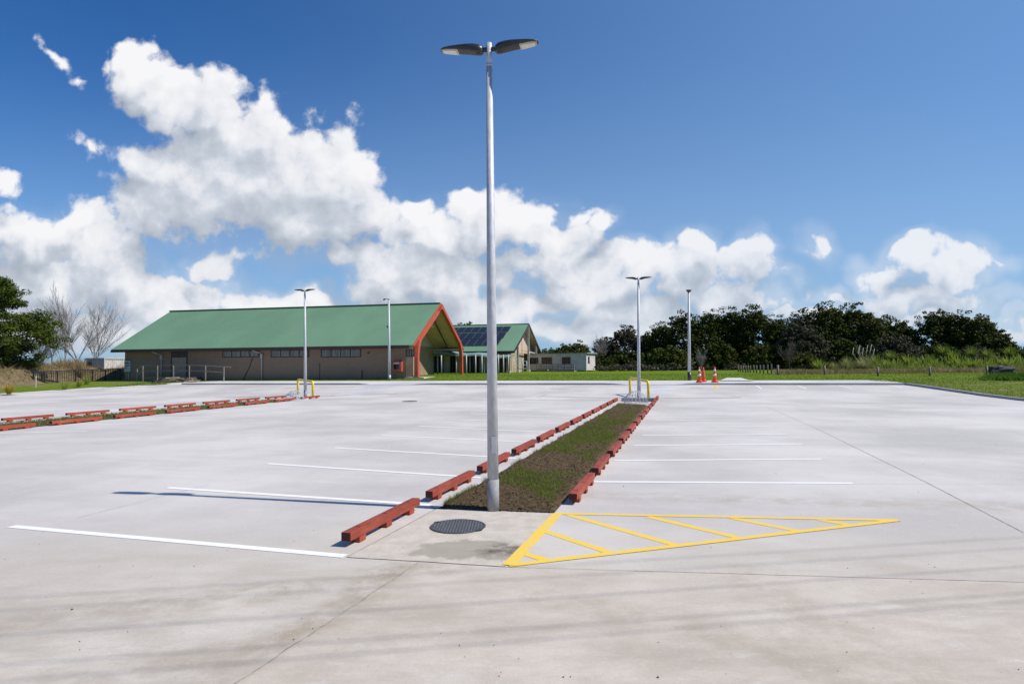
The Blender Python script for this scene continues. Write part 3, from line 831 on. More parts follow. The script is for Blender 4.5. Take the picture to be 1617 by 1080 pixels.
# ------------------------------------------------------------------ wheel stops
def m_wood(name, c, c2):
    m, h, p = newmat(name); v = obj(h)
    at = h.n('ShaderNodeObjectInfo').outputs['Random']
    gr = h.noise(h.mp(v, (14, 1.2, 14)), 3.0, 7, .65, .6); bl = h.noise(h.mp(v, (2, 1, 2), loc=(0, 0, 0)), 2.2, 4)
    v2 = h.vm('ADD', v, h.n('ShaderNodeCombineXYZ', {0: h.m('MULTIPLY', at, 37.0), 1: h.m('MULTIPLY', at, 11.0)}).outputs[0])
    kn = h.noise(h.mp(v2, (6, 2, 6)), 2.0, 4, .6)
    col = h.mix(h.ss(gr, .32, .68), c, c2)
    col = h.mix(h.m('MULTIPLY', h.ss(kn, .5, .75), .45), col, tuple(x * .62 for x in c))
    col = h.mix(h.m('MULTIPLY', h.ss(bl, .5, .72), .3), col, (min(1, c[0] * 1.25), c[1] * 1.7, c[2] * 1.8))
    hs = h.n('ShaderNodeHueSaturation', {'Color': col, 'Value': h.m('ADD', .86, h.m('MULTIPLY', at, .28))}).outputs[0]
    h.L.new(hs, p.inputs['Base Color']); p.inputs['Roughness'].default_value = .62; p.inputs['Specular IOR Level'].default_value = .35
    bump(h, p, gr, .35, .004); return m
M_RED = m_wood('red_stained_timber', (.36, .066, .034), (.24, .043, .023))
M_REDE = m_wood('red_shaded_end_grain', (.09, .018, .012), (.06, .012, .008))  # end grain, darkened so the end faces look in shadow
M_HOLE = mat('bolt_recess', (.012, .01, .01), .9)
BW, BH, BZ = .118, .096, .064
def make_stop(L=1.80):
    t = empty('wheel_stop', (0, 0, 0))
    mb = MB(); mb.b2(-BW / 2, BW / 2, 0, L, BZ, BZ + BH)
    mb.mi = [0, 0, 1, 1, 0, 0]   # near and far faces take the end grain with painted shade
    b = mb.build('beam', [M_RED, M_REDE], t, bevel=.007)
    for y in (.26, .90, 1.54):
        k = MB(); k.b2(-.056, .062, y - .07, y + .07, 0.003, BZ - .0005); k.build('block', M_RED, t, bevel=.003)
        q = MB()
        for dx in (-.018, .018): q.tube([(dx, y, BZ + BH - .004), (dx, y, BZ + BH + .0015)], .0125, 8)
        q.tube([(0, y, BZ + BH - .004), (0, y, BZ + BH + .003)], .007, 8)
        q.build('bolt', M_HOLE, t)
    return t
stop0 = make_stop(); used = False
def place_stop(p, q, label, group):
    global used
    p = Vector((p.x, p.y, T(p.x, p.y))); q = Vector((q.x, q.y, T(q.x, q.y)))
    d = q - p; o = stop0 if not used else copy_tree(stop0); used = True
    s = d.length / 1.80
    yaw = math.atan2(d.y, d.x) - PI / 2 + math.radians(rnd.uniform(-.5, .5))
    o.location = (p.x, p.y, p.z + .002); o.rotation_euler = (math.asin(d.z / d.length), 0, yaw); o.scale = (1, s, 1)
    tag(o, label, 'wheel stop', group)
DIR = Vector((.2755, 1, 0))
# left row beside the strip
P0 = G(546, 864); P1 = G(974, 633)
st = (P1 - P0); st.z = 0
step = st / (11 + .80)
for k in range(12):
    a = P0 + step * k
    place_stop(a, a + step * .80, f'red timber wheel stop, {ORD[k]} from the camera, left edge of the planting strip', 'wheel stops left of the planting strip')
Q0 = G(905, 797.5); Q1 = G(1038.5, 629.5); stq = (Q1 - Q0); stq.z = 0; stepq = stq / (11 + .79)
for k in range(12):
    a = Q0 + stepq * k
    place_stop(a, a + stepq * .79, f'red timber wheel stop, {ORD[k]} from the camera, right edge of the planting strip', 'wheel stops right of the planting strip')
R0 = G(80, 672.5); R1 = G(504, 628.2); r_ = (R1 - R0); r_.z = 0; stepr = r_ / (6 + .775)
for k in range(-1, 7):
    a = R0 + stepr * k
    place_stop(a, a + stepr * .775, f'red timber wheel stop, {ORD[k + 1]} from the left in the nearer far-left row', 'wheel stops in the nearer far-left row')
S0_ = G(3, 667.3); S1_ = G(451, 628.2); s_ = (S1_ - S0_); s_.z = 0; steps = s_ / (6 + .775)
for k in range(7):
    a = S0_ + steps * k
    place_stop(a, a + steps * .775, f'red timber wheel stop, {ORD[k]} from the left in the farther far-left row', 'wheel stops in the farther far-left row')
# second planting strip between the far-left rows
def strip2():
    mb = MB(); mb2 = MB(); n = 90
    off = Vector((-1.0, .0, 0))
    a0 = R0 - stepr * 1.2 + Vector((-.18, 0, 0)); a1 = R1 - stepr * .9 + Vector((-.18, 0, 0)); b0 = S0_ - steps * 1.2 + Vector((.8, 0, 0)); b1 = S1_ - steps * .9 + Vector((.8, 0, 0))
    gc = []
    for j in range(n + 1):
        for i in range(9):
            p = b0.lerp(b1, j / n).lerp(a0.lerp(a1, j / n), i / 8); p.z = T(p.x, p.y) + .012 + (.03 + .02 * mn.noise(p * 4) if 0 < i < 8 and 0 < j < n else 0)
            mb.v.append(tuple(p)); gc.append(max(0, min(1, .5 + mn.noise(p * .9) * 1.5)))
    for j in range(n):
        for i in range(8):
            a = j * 9 + i; mb.f.append((a, a + 1, a + 10, a + 9)); mb.sm.append(True); mb.mi.append(0)
    o = mb.build('far_planting_strip', bpy.data.materials['soil']); tag(o, None, None, kind='structure')
    at = o.data.attributes.new('green', 'FLOAT', 'POINT'); at.data.foreach_set('value', gc)
    def f():
        p = b0.lerp(b1, R.random()).lerp(a0.lerp(a1, R.random()), R.random()); return p.x, p.y, T(p.x, p.y) + .03, 1
    tag(blades(5000, f, .09, .03, 'far_strip_grass', M_BLADE, .6), None, None, kind='stuff')
strip2()

# ------------------------------------------------------------------ manhole covers
def m_iron():
    m, h, p = newmat('cast_iron'); v = obj(h)
    n = h.noise(v, 40, 4, .7)
    w1 = h.n('ShaderNodeTexWave', {'Vector': h.mp(v, rot=(0, 0, .785)), 'Scale': 7.0}).outputs['Fac']
    c = h.mix(h.ss(n, .35, .65), (.05, .052, .055), (.09, .09, .09)); h.L.new(c, p.inputs['Base Color'])
    p.inputs['Metallic'].default_value = .35; p.inputs['Roughness'].default_value = .45; bump(h, p, n, .3, .003); return m
M_IRON = m_iron()
M_RAIL = mat('iron_ridge', (.36, .355, .35), .35, (.25, .245, .24), 30, metal=.5)
def manhole(c, r, label, det=True):
    t = thing('manhole_cover', label, 'manhole cover', (c.x, c.y, T(c.x, c.y) + .004), 0, 'round cast iron manhole covers')
    mb = MB(); mb.lathe([(r * 1.0, 0), (r * 1.0, .006), (r * .985, .010), (r * .94, .010), (r * .935, .006), (r * .01, .006)], 48, smooth=False); mb.build('plate', M_IRON, t)
    if det:
        mb = MB(); s = .036; n = int(r / s) + 1
        for i in range(-n, n + 1):
            for j in range(-n, n + 1):
                x, y = i * s, j * s
                if math.hypot(x, y) > r * .9: continue
                a = .785 if (i + j) % 2 else -.785
                mb.box((x, y, .0085), (.026, .007, .006), a)
        mb.build('tread_ridges', M_RAIL, t)
        mb = MB(); mb.box((r * .78, -r * .62, .008), (.07, .04, .010), .6); mb.build('key_slot', M_BOLT, t); mb = MB(); mb.box((-r * .8, r * .55, .008), (.07, .04, .010), .6); mb.build('key_slot', M_BOLT, t)
mh = G(723, 831.5); manhole(mh, .345, 'round iron manhole cover with diamond tread set in the pale concrete apron')
mh2 = G(647, 633.7); manhole(mh2, .42, 'round dark manhole cover lying out in the open slab left of the tall lamp post', False)

# ------------------------------------------------------------------ yellow hoops, wire domes, cones
M_YELL = mat('yellow_gloss_paint', (.86, .66, .02), .35, (.72, .50, .012), 6, dirt=((.35, .25, .06), 5))
def hoop(pa, pb, hgt, label):
    c = (pa + pb) / 2; t = thing('hoop_barrier', label, 'hoop barrier', c, 0, 'yellow steel hoop barriers')
    a = pa - c; b = pb - c; d = (b - a); L = d.length; d = d / L; r = .17; rt = .072
    pts = [a + Vector((0, 0, -.05)), a + Vector((0, 0, hgt - r))]
    for k in range(1, 7):
        an = PI / 2 * k / 6; pts.append(a + d * (r - r * math.cos(an)) + Vector((0, 0, hgt - r + r * math.sin(an))))
    pts.append(b - d * r + Vector((0, 0, hgt)))
    for k in range(1, 7):
        an = PI / 2 * k / 6; pts.append(b - d * (r - r * math.sin(an)) + Vector((0, 0, hgt - r + r * math.cos(an))))
    pts.append(b + Vector((0, 0, -.05)))
    MB().tube(pts, rt, 14).build('hoop', M_YELL, t)
    for s in (.3, .7):
        q = a.lerp(b, s) + Vector((0, 0, hgt)); k = MB(); k.tube([q + Vector((0, -.03, .03)), q + Vector((0, -.045, .05))], .03, 8); k.build('bolt_cap', M_BOLT, t)
ha, hb = G(995, 622.5), G(1024, 630)
hoop(ha, hb, .96, 'yellow steel hoop guarding the lamp post at the far end of the planting strip')
ha, hb = G(470.5, 623.0), G(494, 628.2)
hoop(ha, hb, 1.0, 'yellow steel hoop around the distant lamp post before the hall')
def dome(c, r, hgt, label):
    t = thing('drain_dome', label, 'drain grate', c, 0, 'wire domes over the drains')
    mb = MB()
    for k in range(18):
        a = PI * 2 * k / 18; pts = []
        for j in range(9):
            ph = PI / 2 * j / 8; pts.append((r * math.cos(ph) * math.cos(a), r * math.cos(ph) * math.sin(a), .06 + hgt * math.sin(ph) ** 1.1))
        mb.tube([(pts[0][0], pts[0][1], -.02)] + pts, .012, 4)
    mb.build('wire_bars', M_GALV, t)
    mb = MB()
    for f in (0, .45, .8):
        rr = r * math.cos(f * PI / 2); z = .06 + hgt * math.sin(f * PI / 2) ** 1.1
        mb.tube([(rr * math.cos(2 * PI * i / 24), rr * math.sin(2 * PI * i / 24), z) for i in range(25)], .010, 4, cap=False)
    mb.build('wire_rings', M_GALV, t)
    mb = MB(); mb.lathe([(r * 1.5, 0), (r * 1.5, .04), (r * 1.1, .045), (r * 1.05, .01), (r * .01, .01)], 40, smooth=False); mb.build('concrete_collar', M_PATH, t)
dc = G(1004, 637.2); dome(dc + Vector((0, 0, .004)), .57, .56, 'galvanised wire dome over the drain at the far end of the grassy planting strip')
dc2 = G(463.5, 632.5) ; dome(dc2 + Vector((-.1, .5, .004)), .52, .50, 'galvanised wire dome over the drain among the far-left wheel stops')
ka, kb = G(981.5, 633.8), G(1034, 634.2); d = (kb - ka); kc = (ka + kb) / 2
t = MB(); t.box((0, 0, .10), (d.length, .16, .24)); o = t.build('concrete_block', M_KERB, bevel=.01, loc=(kc.x, kc.y, T(kc.x, kc.y) - .02)); o.rotation_euler[2] = math.atan2(d.y, d.x)
tag(o, 'low dark concrete upstand standing behind the wire dome at the strip end', 'kerb block')

M_ORANGE = mat('orange_cone_plastic', (.72, .085, .025), .45, (.62, .065, .02), 4, dirt=((.35, .10, .05), 6))
M_CWHITE = mat('reflective_sleeve', (.78, .77, .74), .4, dirt=((.45, .42, .38), 8))
def cone(px, py, hgt, label, sleeves):
    p = G(px, py, .12); t = thing('traffic_cone', label, 'traffic cone', (p.x, p.y, p.z), rnd.uniform(0, 1), 'orange traffic cones')
    b = MB(); b.prism([(.24 * math.cos(a), .24 * math.sin(a)) for a in [PI / 8 + PI / 4 * k for k in range(8)]], 0, .10); b.lathe([(.19, .10), (.16, .16)], 16); b.build('base', M_ORANGE, t, bevel=.015)
    r = lambda z: .155 - .115 * z / hgt
    MB().lathe([(r(.12), .12), (r(hgt * .5), hgt * .5), (r(hgt) , hgt), (r(hgt) - .01, hgt + .01)], 20).build('body', M_ORANGE, t)
    for (z0, z1) in sleeves: MB().lathe([(r(z0 * hgt) + .004, z0 * hgt), (r(z1 * hgt) + .004, z1 * hgt)], 20).build('sleeve', M_CWHITE, t)
cone(1104.7, 604.0, 1.05, 'orange traffic cone with two white bands, leftmost of three', [(.42, .55), (.72, .84)])
cone(1111, 602.8, 1.0, 'plain faded orange traffic cone without white bands, in the middle of the three', [])
cone(1129, 603.8, 1.05, 'orange traffic cone with two white bands standing apart to the right', [(.42, .55), (.72, .84)])

# thin white peg on the left bank
pp = G(56.3, 613.0, .03); t = thing('marker_peg', 'thin pale timber marker peg standing in the grass at the far left', 'peg', pp)
MB().box((0, 0, .47), (.07, .05, .98)).build('stake', mat('pale_timber', (.62, .58, .48), .8), t); MB().box((0, 0, .95), (.12, .09, .06)).build('peg_top', M_CWHITE, t)

# overhead power lines: they run above and behind the camera, their thin shadows cross the foreground
M_WIRE = mat('aluminium_conductor', (.3, .3, .3), .5, metal=.6)
for i, (a, b, hh, rr) in enumerate((((0, 945), (1617, 848), 10.2, .0062), ((0, 964), (1617, 865), 10.2, .0062), ((0, 1003), (1617, 894), 8.6, .007), ((0, 1050), (1617, 936), 8.4, .0062), ((0, 1076), (1617, 949), 8.4, .0062))):
    A, B = G(*a), G(*b); off = SUN_DIR * (hh / SUN_DIR.z); A = A + off; B = B + off; d = (B - A).normalized(); mid = (A + B) / 2
    mb = MB(); mb.tube([mid + d * s - mid for s in range(-70, 71, 10)], rr, 6)
    o = mb.build('power_line', M_WIRE, loc=mid); tag(o, f'thin overhead power line casting the {ORD[i]} farthest faint shadow line on the foreground slab', 'power line', 'overhead power lines')
# ------------------------------------------------------------------ buildings
M_ROOF = None
def m_roof(name, c):
    m, h, p = newmat(name); v = obj(h)
    n = h.noise(h.mp(v, (1, .4, 1)), .35, 4); f = h.noise(v, 3, 5, .6)
    col = h.mix(h.ss(n, .3, .7), c, tuple(x * .88 for x in c)); col = h.mix(h.m('MULTIPLY', h.ss(f, .5, .8), .2), col, (c[0] * 1.3, c[1] * 1.1, c[2] * 1.1))
    h.L.new(col, p.inputs['Base Color']); p.inputs['Roughness'].default_value = .5; p.inputs['Specular IOR Level'].default_value = .4
    w_ = h.n('ShaderNodeTexWave', {'Vector': v, 'Scale': 1.6}, bands_direction='X').outputs['Fac']
    bump(h, p, h.ss(w_, .55, .95), .55, .03); return m
M_ROOF = m_roof('green_steel_roof', (.155, .285, .165))
M_ROOFD = mat('green_flashing', (.05, .13, .08), .5)
def m_block(name, c):
    m, h, p = newmat(name); v = obj(h)
    br = h.n('ShaderNodeTexBrick', {'Vector': h.mp(v, rot=(PI / 2, 0, 0)), 'Color1': (*c, 1), 'Color2': (*[x * .93 for x in c], 1), 'Mortar': (*[x * .78 for x in c], 1), 'Scale': 1.0, 'Mortar Size': .012, 'Brick Width': .4, 'Row Height': .2})
    n = h.noise(v, .9, 5, .6)
    col = h.mix(h.m('MULTIPLY', h.ss(n, .45, .75), .35), br.outputs['Color'], tuple(x * .75 for x in c))
    h.L.new(col, p.inputs['Base Color']); p.inputs['Roughness'].default_value = .85; bump(h, p, br.outputs['Fac'], -.3, .01); return m
M_WALL = m_block('beige_block_wall', (.265, .185, .125))
M_WALL2 = mat('cream_render', (.44, .33, .215), .8, scale=1.2)
M_SOFF = mat('cream_soffit', (.60, .46, .34), .75, scale=1.5)
M_REDP = mat('red_painted_frame', (.50, .088, .04), .5, (.43, .075, .036), 2)
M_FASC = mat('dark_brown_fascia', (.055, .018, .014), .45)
M_BRN = mat('dark_frame', (.045, .025, .018), .45)
def m_glass(name, c, r=.08):
    m, h, p = newmat(name); v = obj(h)
    n = h.ss(h.noise(h.mp(v, (7, 1, .3)), 1.6, 3), .4, .6)
    h.L.new(h.mix(n, c, tuple(x * .55 for x in c)), p.inputs['Base Color']); p.inputs['Roughness'].default_value = r; p.inputs['Specular IOR Level'].default_value = .6; return m
M_CURT = m_glass('curtained_glass', (.20, .205, .175), .25)
M_DARKG = m_glass('dark_glass', (.018, .02, .022))
M_WHITEP = mat('white_paint', (.74, .74, .72), .5, scale=2)
M_PVC = mat('grey_pipe', (.46, .46, .45), .5)
M_GREYW = mat('weathered_timber', (.27, .235, .19), .8, (.19, .165, .135), 6)
M_PLINTH = mat('pale_concrete_plinth', (.62, .57, .45), .8)

TH = math.atan2(-.207, .978)
hx = P(655, 596, 54.9); ORG = Vector((hx.x, 54.9, 0.0)); ZB = .60; ZE = 3.69; ZR = 7.95; W1 = 13.8; L1 = 29.5
hall = thing('community_hall', 'long low beige hall with big green roof and red framed gable porch', 'hall', ORG, TH)
def loc_x(px, ly):     # local x along the facade (at depth ly) for a pixel column
    c, s_ = math.cos(TH), math.sin(TH); k = (ray(px, 575).x / ray(px, 575).y)
    # X = ox + x c - ly s ; Y = oy + x s + ly c ; X = k Y
    return (k * (ORG.y + ly * c) - ORG.x + ly * s_) / (c - k * s_)
def loc_z(px, py, ly):
    x = loc_x(px, ly); Y = ORG.y + x * math.sin(TH) + ly * math.cos(TH); return P(px, py, Y).z
PORCH = 3.0    # depth of the open porch behind the red frame at the right-hand end
# walls
mb = MB(); xl = -L1; xr = loc_x(640, 0)
mb.b2(xl, xr, 0, .2, ZB - .4, ZE + .1)
mb.b2(xl, xl + .2, .2, W1, ZB - .4, ZE + .1)
mb.b2(xl, -PORCH, W1 - .2, W1, ZB - .4, ZE + .1)
o = mb.build('wall', M_WALL, hall)
# gable triangle at the far (left) end
def rz_(y): return ZE + .1 + (ZR - .22 - ZE) * (1 - abs(y - W1 / 2) / (W1 / 2))
mb = MB(); mb.add([(xl, 0, ZE + .1), (xl, W1, ZE + .1), (xl, W1 / 2, rz_(W1 / 2)), (xl + .2, 0, ZE + .1), (xl + .2, W1, ZE + .1), (xl + .2, W1 / 2, rz_(W1 / 2))], [(0, 1, 2), (5, 4, 3), (0, 2, 5, 3), (1, 4, 5, 2)])
mb.build('gable', M_WALL2, hall)
# porch back wall, full width, with its gable, cream
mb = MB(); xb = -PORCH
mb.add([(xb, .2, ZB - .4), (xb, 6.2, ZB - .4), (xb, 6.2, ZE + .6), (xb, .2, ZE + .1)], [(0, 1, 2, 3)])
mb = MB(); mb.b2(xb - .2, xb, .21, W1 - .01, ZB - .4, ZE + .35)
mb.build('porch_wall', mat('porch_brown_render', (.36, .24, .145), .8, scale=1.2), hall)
mb = MB(); mb.b2(xr + .01, -.25, .06, .22, ZB + .35, ZE + .1); mb.build('side_panel', M_WALL2, hall)
mb = MB(); mb.b2(xr - .02, .9, -.18, W1 + .3, ZB - .3, ZB + .30 ); mb.build('porch_plinth', M_PLINTH, hall)
# roof slopes
OV = .75; XR = .05; XL = loc_x(175, -OV)
sl_ = (ZR - ZE) / (W1 / 2 + OV)
def roofside(mb, s, x0, x1, th=.16):
    ye = -OV if s < 0 else W1 + OV; yr = W1 / 2
    a = [(x0, ye, ZE), (x1, ye, ZE), (x1, yr, ZR), (x0, yr, ZR)]
    if s > 0: a = [a[1], a[0], a[3], a[2]]
    mb.slab(a, th)
mb = MB(); roofside(mb, -1, XL, XR); roofside(mb, 1, XL, XR)
roof = mb.build('roof', M_ROOF, hall)
mb = MB(); mb.beam((XL, W1 / 2, ZR + .03), (XR, W1 / 2, ZR + .03), .35, .10); mb.build('ridge_cap', M_ROOFD, roof)
mb = MB(); mb.b2(XL, XR - .3, -OV - .06, -OV + .02, ZE - .28, ZE - .06); mb.b2(XL, XR, W1 + OV - .02, W1 + OV + .06, ZE - .28, ZE - .06)
mb.build('gutter', M_FASC, roof)
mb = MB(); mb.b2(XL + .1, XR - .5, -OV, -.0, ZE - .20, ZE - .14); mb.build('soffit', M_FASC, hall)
# porch ceiling lining (follows the roof)
mb = MB()
for s in (-1, 1):
    ye = -.1 if s < 0 else W1 + .1; z0 = ZE - .22 + (OV - .1) * sl_
    a = [(-PORCH, ye, z0), (-.12, ye, z0), (-.12, W1 / 2, ZR - .24), (-PORCH, W1 / 2, ZR - .24)]
    mb.slab(a if s > 0 else [a[1], a[0], a[3], a[2]], .05)
mb.build('porch_ceiling', M_SOFF, hall)
mb = MB(); mb.beam((-1.25, W1 - .5, ZE + .05), (-1.25, W1 / 2, ZR - .40), .10); mb.build('ceiling_trim', M_BRN, hall)
mb = MB(); mb.add([(xb + .02, .1, ZE + .2), (xb + .02, W1 - .1, ZE + .2), (xb + .02, W1 / 2, ZR - .3)], [(0, 1, 2)]); mb.v += []; mb.add([(xb - .05, .1, ZE + .2), (xb - .05, W1 - .1, ZE + .2), (xb - .05, W1 / 2, ZR - .3)], [(2, 1, 0)]); mb.build('inner_gable', M_SOFF, hall)
mb = MB(); q = Vector((-1.9, W1 * .72, ZE + (ZR - ZE) * .56 - .05)); mb.tube([q, q + Vector((0, -.06, -.12))], .26, 16); mb.build('round_vent', M_WHITEP, hall)
mb = MB(); mb.beam((-PORCH, W1 - .1, ZE - .12), (-.15, W1 - .1, ZE - .12), .18, .22); mb.build('tie_beam', M_SOFF, hall)
# red portal frame: barge boards curving into two columns
def portal(sgn):
    pts = []; y0 = .15 if sgn < 0 else W1 - .15; yc = W1 / 2
    f = lambda t: (y0 + (yc - y0) * t)
    zt = lambda y: ZR - .30 - abs(y - yc) * sl_
    path = [(yc, zt(yc))]
    for t in (.8, .6, .4, .22, .12): path.append((f(t), zt(f(t))))
    # bend
    yk = f(.20); zk = zt(f(.22))
    path += [(f(.065), zt(f(.065)) - .10), (f(.028), zt(f(.028)) - .42), (f(.008), zt(f(0)) - .85), (y0, zt(f(0)) - 1.3), (y0, ZB + .2)]
    mb = MB(); w_ = .34; d = .30; vs = []
    n = len(path)
    for i, (y, z) in enumerate(path):
        a = Vector(path[max(0, i - 1)]); b = Vector(path[min(n - 1, i + 1)]); dr = (b - a).normalized(); nn = Vector((-dr.y, dr.x)) * w_ / 2 * (1.3 if i > 5 else 1)
        if i == 0: nn = Vector((0, w_ * .65))
        for sg in (-1, 1):
            for xx in (-.02, d): vs.append((xx, y + nn.x * sg, z + nn.y * sg))
    fs = []
    for i in range(n - 1):
        a = i * 4; fs += [(a, a + 4, a + 6, a + 2), (a + 1, a + 3, a + 7, a + 5), (a, a + 1, a + 5, a + 4), (a + 2, a + 6, a + 7, a + 3)]
    fs += [(0, 2, 3, 1), ((n - 1) * 4, (n - 1) * 4 + 1, (n - 1) * 4 + 3, (n - 1) * 4 + 2)]
    mb.add(vs, fs); return mb.build('red_portal', M_REDP, hall)
portal(-1); portal(1)
mb = MB()
for y in (.15, W1 - .15): mb.b2(-.15, .45, y - .32, y + .32, ZB - .1, ZB + .34)
mb.build('column_foot', mat('column_foot_concrete', (.25, .23, .19), .8), hall)
# barge edge strips in green/cream above the portal
mb = MB()
for s in (-1, 1):
    ye = -OV if s < 0 else W1 + OV
    mb.beam((XR + .10, ye, ZE - .09), (XR + .10, W1 / 2, ZR - .09), .10, .16)
mb.build('barge_cap', M_REDP, roof)
# windows
def window(parent, x0, x1, z0, z1, n, y=0, m=M_CURT, depth=.06):
    fr = MB(); t = .07
    fr.b2(x0, x1, y - depth, y + .02, z1 - t, z1); fr.b2(x0, x1, y - depth, y + .02, z0, z0 + t)
    for k in range(n + 1):
        x = x0 + (x1 - x0 - t) * k / n; fr.b2(x, x + t, y - depth + .003, y + .02, z0 + t, z1 - t)
    f = fr.build('window', M_BRN, parent)
    g_ = MB(); g_.b2(x0 + .02, x1 - .02, y - .025, y + .01, z0 + .02, z1 - .02); g_.build('pane', m, f)
    return f
for (p0, p1, n) in ((351.6, 409.5, 4), (428, 488, 4), (507, 569.8, 4)):
    window(hall, loc_x(p0, 0), loc_x(p1, 0), loc_z(p0, 564.3, 0) - .02, ZE - .24, n, 0)
window(hall, loc_x(641.3, 0), loc_x(654.5, 0), loc_z(648, 563.5, 0), ZE - .35, 3, .06)
# door with transom
dx0, dx1 = loc_x(270.5, 0), loc_x(296, 0)
mb = MB(); mb.b2(dx0, dx0 + .1, -.05, .02, ZB, ZE - .2); mb.b2(dx1 - .1, dx1, -.05, .02, ZB, ZE - .2); mb.b2(dx0 + .1, dx1 - .1, -.048, .02, 2.86, 2.96); mb.b2(dx0 + .1, dx1 - .1, -.048, .02, ZE - .28, ZE - .2)
dr = mb.build('door', M_BRN, hall); mb = MB(); mb.b2(dx0 + .1, dx1 - .1, -.03, .01, ZB, 2.86); mb.build('door_leaf', mat('door_beige', (.33, .26, .18), .6), dr)
mb = MB(); mb.b2(dx0 + .1, dx1 - .1, -.03, .01, 2.96, ZE - .28); mb.build('transom', M_BRN, dr)
# downpipes with offset heads
for px in (254.5, 413):
    x = loc_x(px, -.12); mb = MB()
    mb.tube([(x - .55, -OV + .05, ZE - .22), (x - .5, -.45, ZE - .36), (x, -.12, ZE - .55), (x, -.12, ZB - .2)], .055, 8); mb.b2(x - .09, x + .09, -.2, -.04, ZE - .95, ZE - .62)
    mb.build('downpipe', M_PVC, hall)
x = loc_x(398.5, -.03); mb = MB(); mb.tube([(x, -.03, 2.75), (x - .25, -.04, 2.0), (x - .7, -.05, 1.2), (x - 1.0, -.05, ZB)], .03, 6); mb.build('loose_cable', M_BRN, hall)
x = loc_x(571.5, -.05); mb = MB(); mb.b2(x - .04, x + .04, -.06, -.0, ZB, 1.55); mb.build('stub_pipe', M_BRN, hall)
x = loc_x(581.5, -.05); mb = MB(); mb.b2(x - .06, x + .06, -.1, .0, 3.0, 3.12); mb.build('wall_light', M_BRN, hall)
mb = MB(); mb.tube([(loc_x(505, 0), -.02, ZB), (loc_x(505, 0), -.02, 2.2)], .02, 5); mb.build('conduit', M_BRN, hall)
# white meter box at the left corner
x = loc_x(202, -.1); t = MB(); t.b2(x - .33, x + .33, -.22, -.01, 1.55, 2.62); mbx = t.build('meter_box', mat('pale_grey_box', (.50, .50, .47), .5), hall, bevel=.02)
mb = MB(); mb.b2(x - .2, x + .24, -.235, -.22, 2.33, 2.45); mb.b2(x - .2, x + .24, -.235, -.22, 2.10, 2.20); mb.b2(x - .2, x - .05, -.235, -.22, 1.86, 1.96); mb.build('meter_window', M_BLACK, mbx)
mb = MB(); mb.tube([(x + .1, -.1, 1.55), (x + .1, -.1, ZB)], .04, 8); mb.build('supply_pipe', M_PVC, mbx)
# fire hose cabinet
x0 = loc_x(621, -.3); x1 = loc_x(634.5, -.3); fc = MB(); fc.b2(x0, x1, -.42, -.005, 1.42, 2.30); c_ = fc.build('fire_cabinet', M_REDP, hall, bevel=.01)
mb = MB(); mb.b2(x0 + .12, x1 - .18, -.435, -.42, 1.62, 2.05); mb.build('cabinet_glass', M_DARKG, c_)
mb = MB(); mb.b2(x0 + .1, x1 - .2, -.436, -.42, 2.09, 2.18); mb.build('cabinet_label', M_WHITEP, c_)
mb = MB(); mb.tube([((x0 + x1) / 2 + .05, -.3, 2.3), ((x0 + x1) / 2 + .05, -.3, 2.42)], .08, 10); mb.build('cabinet_bell', M_REDP, c_)
# timber ramp handrail in front of the left half of the facade
rl = thing('ramp_handrail', 'weathered grey timber handrail with pale posts before the hall door', 'handrail', ORG + Vector((0, 0, 0)), TH)
ry = -1.7
pxs = [(216.5, 583.5, 599), (225.5, 577.5, 598), (248.6, 577.5, 598), (273.8, 577, 597.5), (298.8, 577, 597.5), (324.5, 577.5, 598), (353.5, 579.5, 596.8)]
tops = []
for i, (px, ty, by) in enumerate(pxs):
    x = loc_x(px, ry); z1 = loc_z(px, ty, ry); tops.append(Vector((x, ry, z1)))
    MB().b2(x - .035, x + .035, ry - .05, ry + .05, ZB - .1, z1 + .05).build('post', mat('bleached_post', (.27, .25, .21), .8) if i == 0 else bpy.data.materials['bleached_post'], rl)
for dz, w_ in ((0.02, .10), (-.48, .09)):
    mb = MB()
    for a, b in zip(tops[:-1], tops[1:]): mb.beam(a + Vector((0, -.07, dz)), b + Vector((0, -.07, dz)), .04, w_ * .7)
    if dz > 0: e_ = tops[-1]; mb.beam(e_ + Vector((0, -.07, dz)), e_ + Vector((.75, -.07, dz - .03)), .06, .12)
    mb.build('rail', M_GREYW, rl)
mb = MB(); mb.b2(tops[1].x, tops[4].x, ry + .05, -.05, ZB - .1, ZB + .42); mb.build('ramp_deck', mat('ramp_deck_timber', (.13, .11, .09), .85), rl)

# ---- second building with solar panels
e2 = P(811.5, 553.9, 75.0); ORG2 = Vector((e2.x, 75.0, 0)); Z2E = e2.z; W2 = 20.0; TH2 = TH
def world2(x, y): c, s_ = math.cos(TH2), math.sin(TH2); return ORG2.x + x * c - y * s_, ORG2.y + x * s_ + y * c
ax, ay_ = world2(0, W2 / 2); Z2R = P(834.6, 511.6, ay_).z
sb = thing('solar_roof_building', 'green roofed building behind the hall with rows of solar panels', 'building', ORG2, TH2)
LB = 30.0; B0 = .85
mb = MB(); mb.slab([(-LB, 0, Z2E), (0, 0, Z2E), (0, W2 / 2, Z2R), (-LB, W2 / 2, Z2R)], .15); mb.slab([(0, W2, Z2E), (-LB, W2, Z2E), (-LB, W2 / 2, Z2R), (0, W2 / 2, Z2R)], .15)
rf = mb.build('roof', M_ROOF, sb)
mb = MB(); mb.beam((-LB, W2 / 2, Z2R + .03), (0, W2 / 2, Z2R + .03), .35, .08); mb.build('ridge_cap', M_ROOFD, rf)
mb = MB(); mb.b2(-LB, 0, -.08, -.005, Z2E - .28, Z2E - .05); mb.build('gutter', M_FASC, rf)
mb = MB()
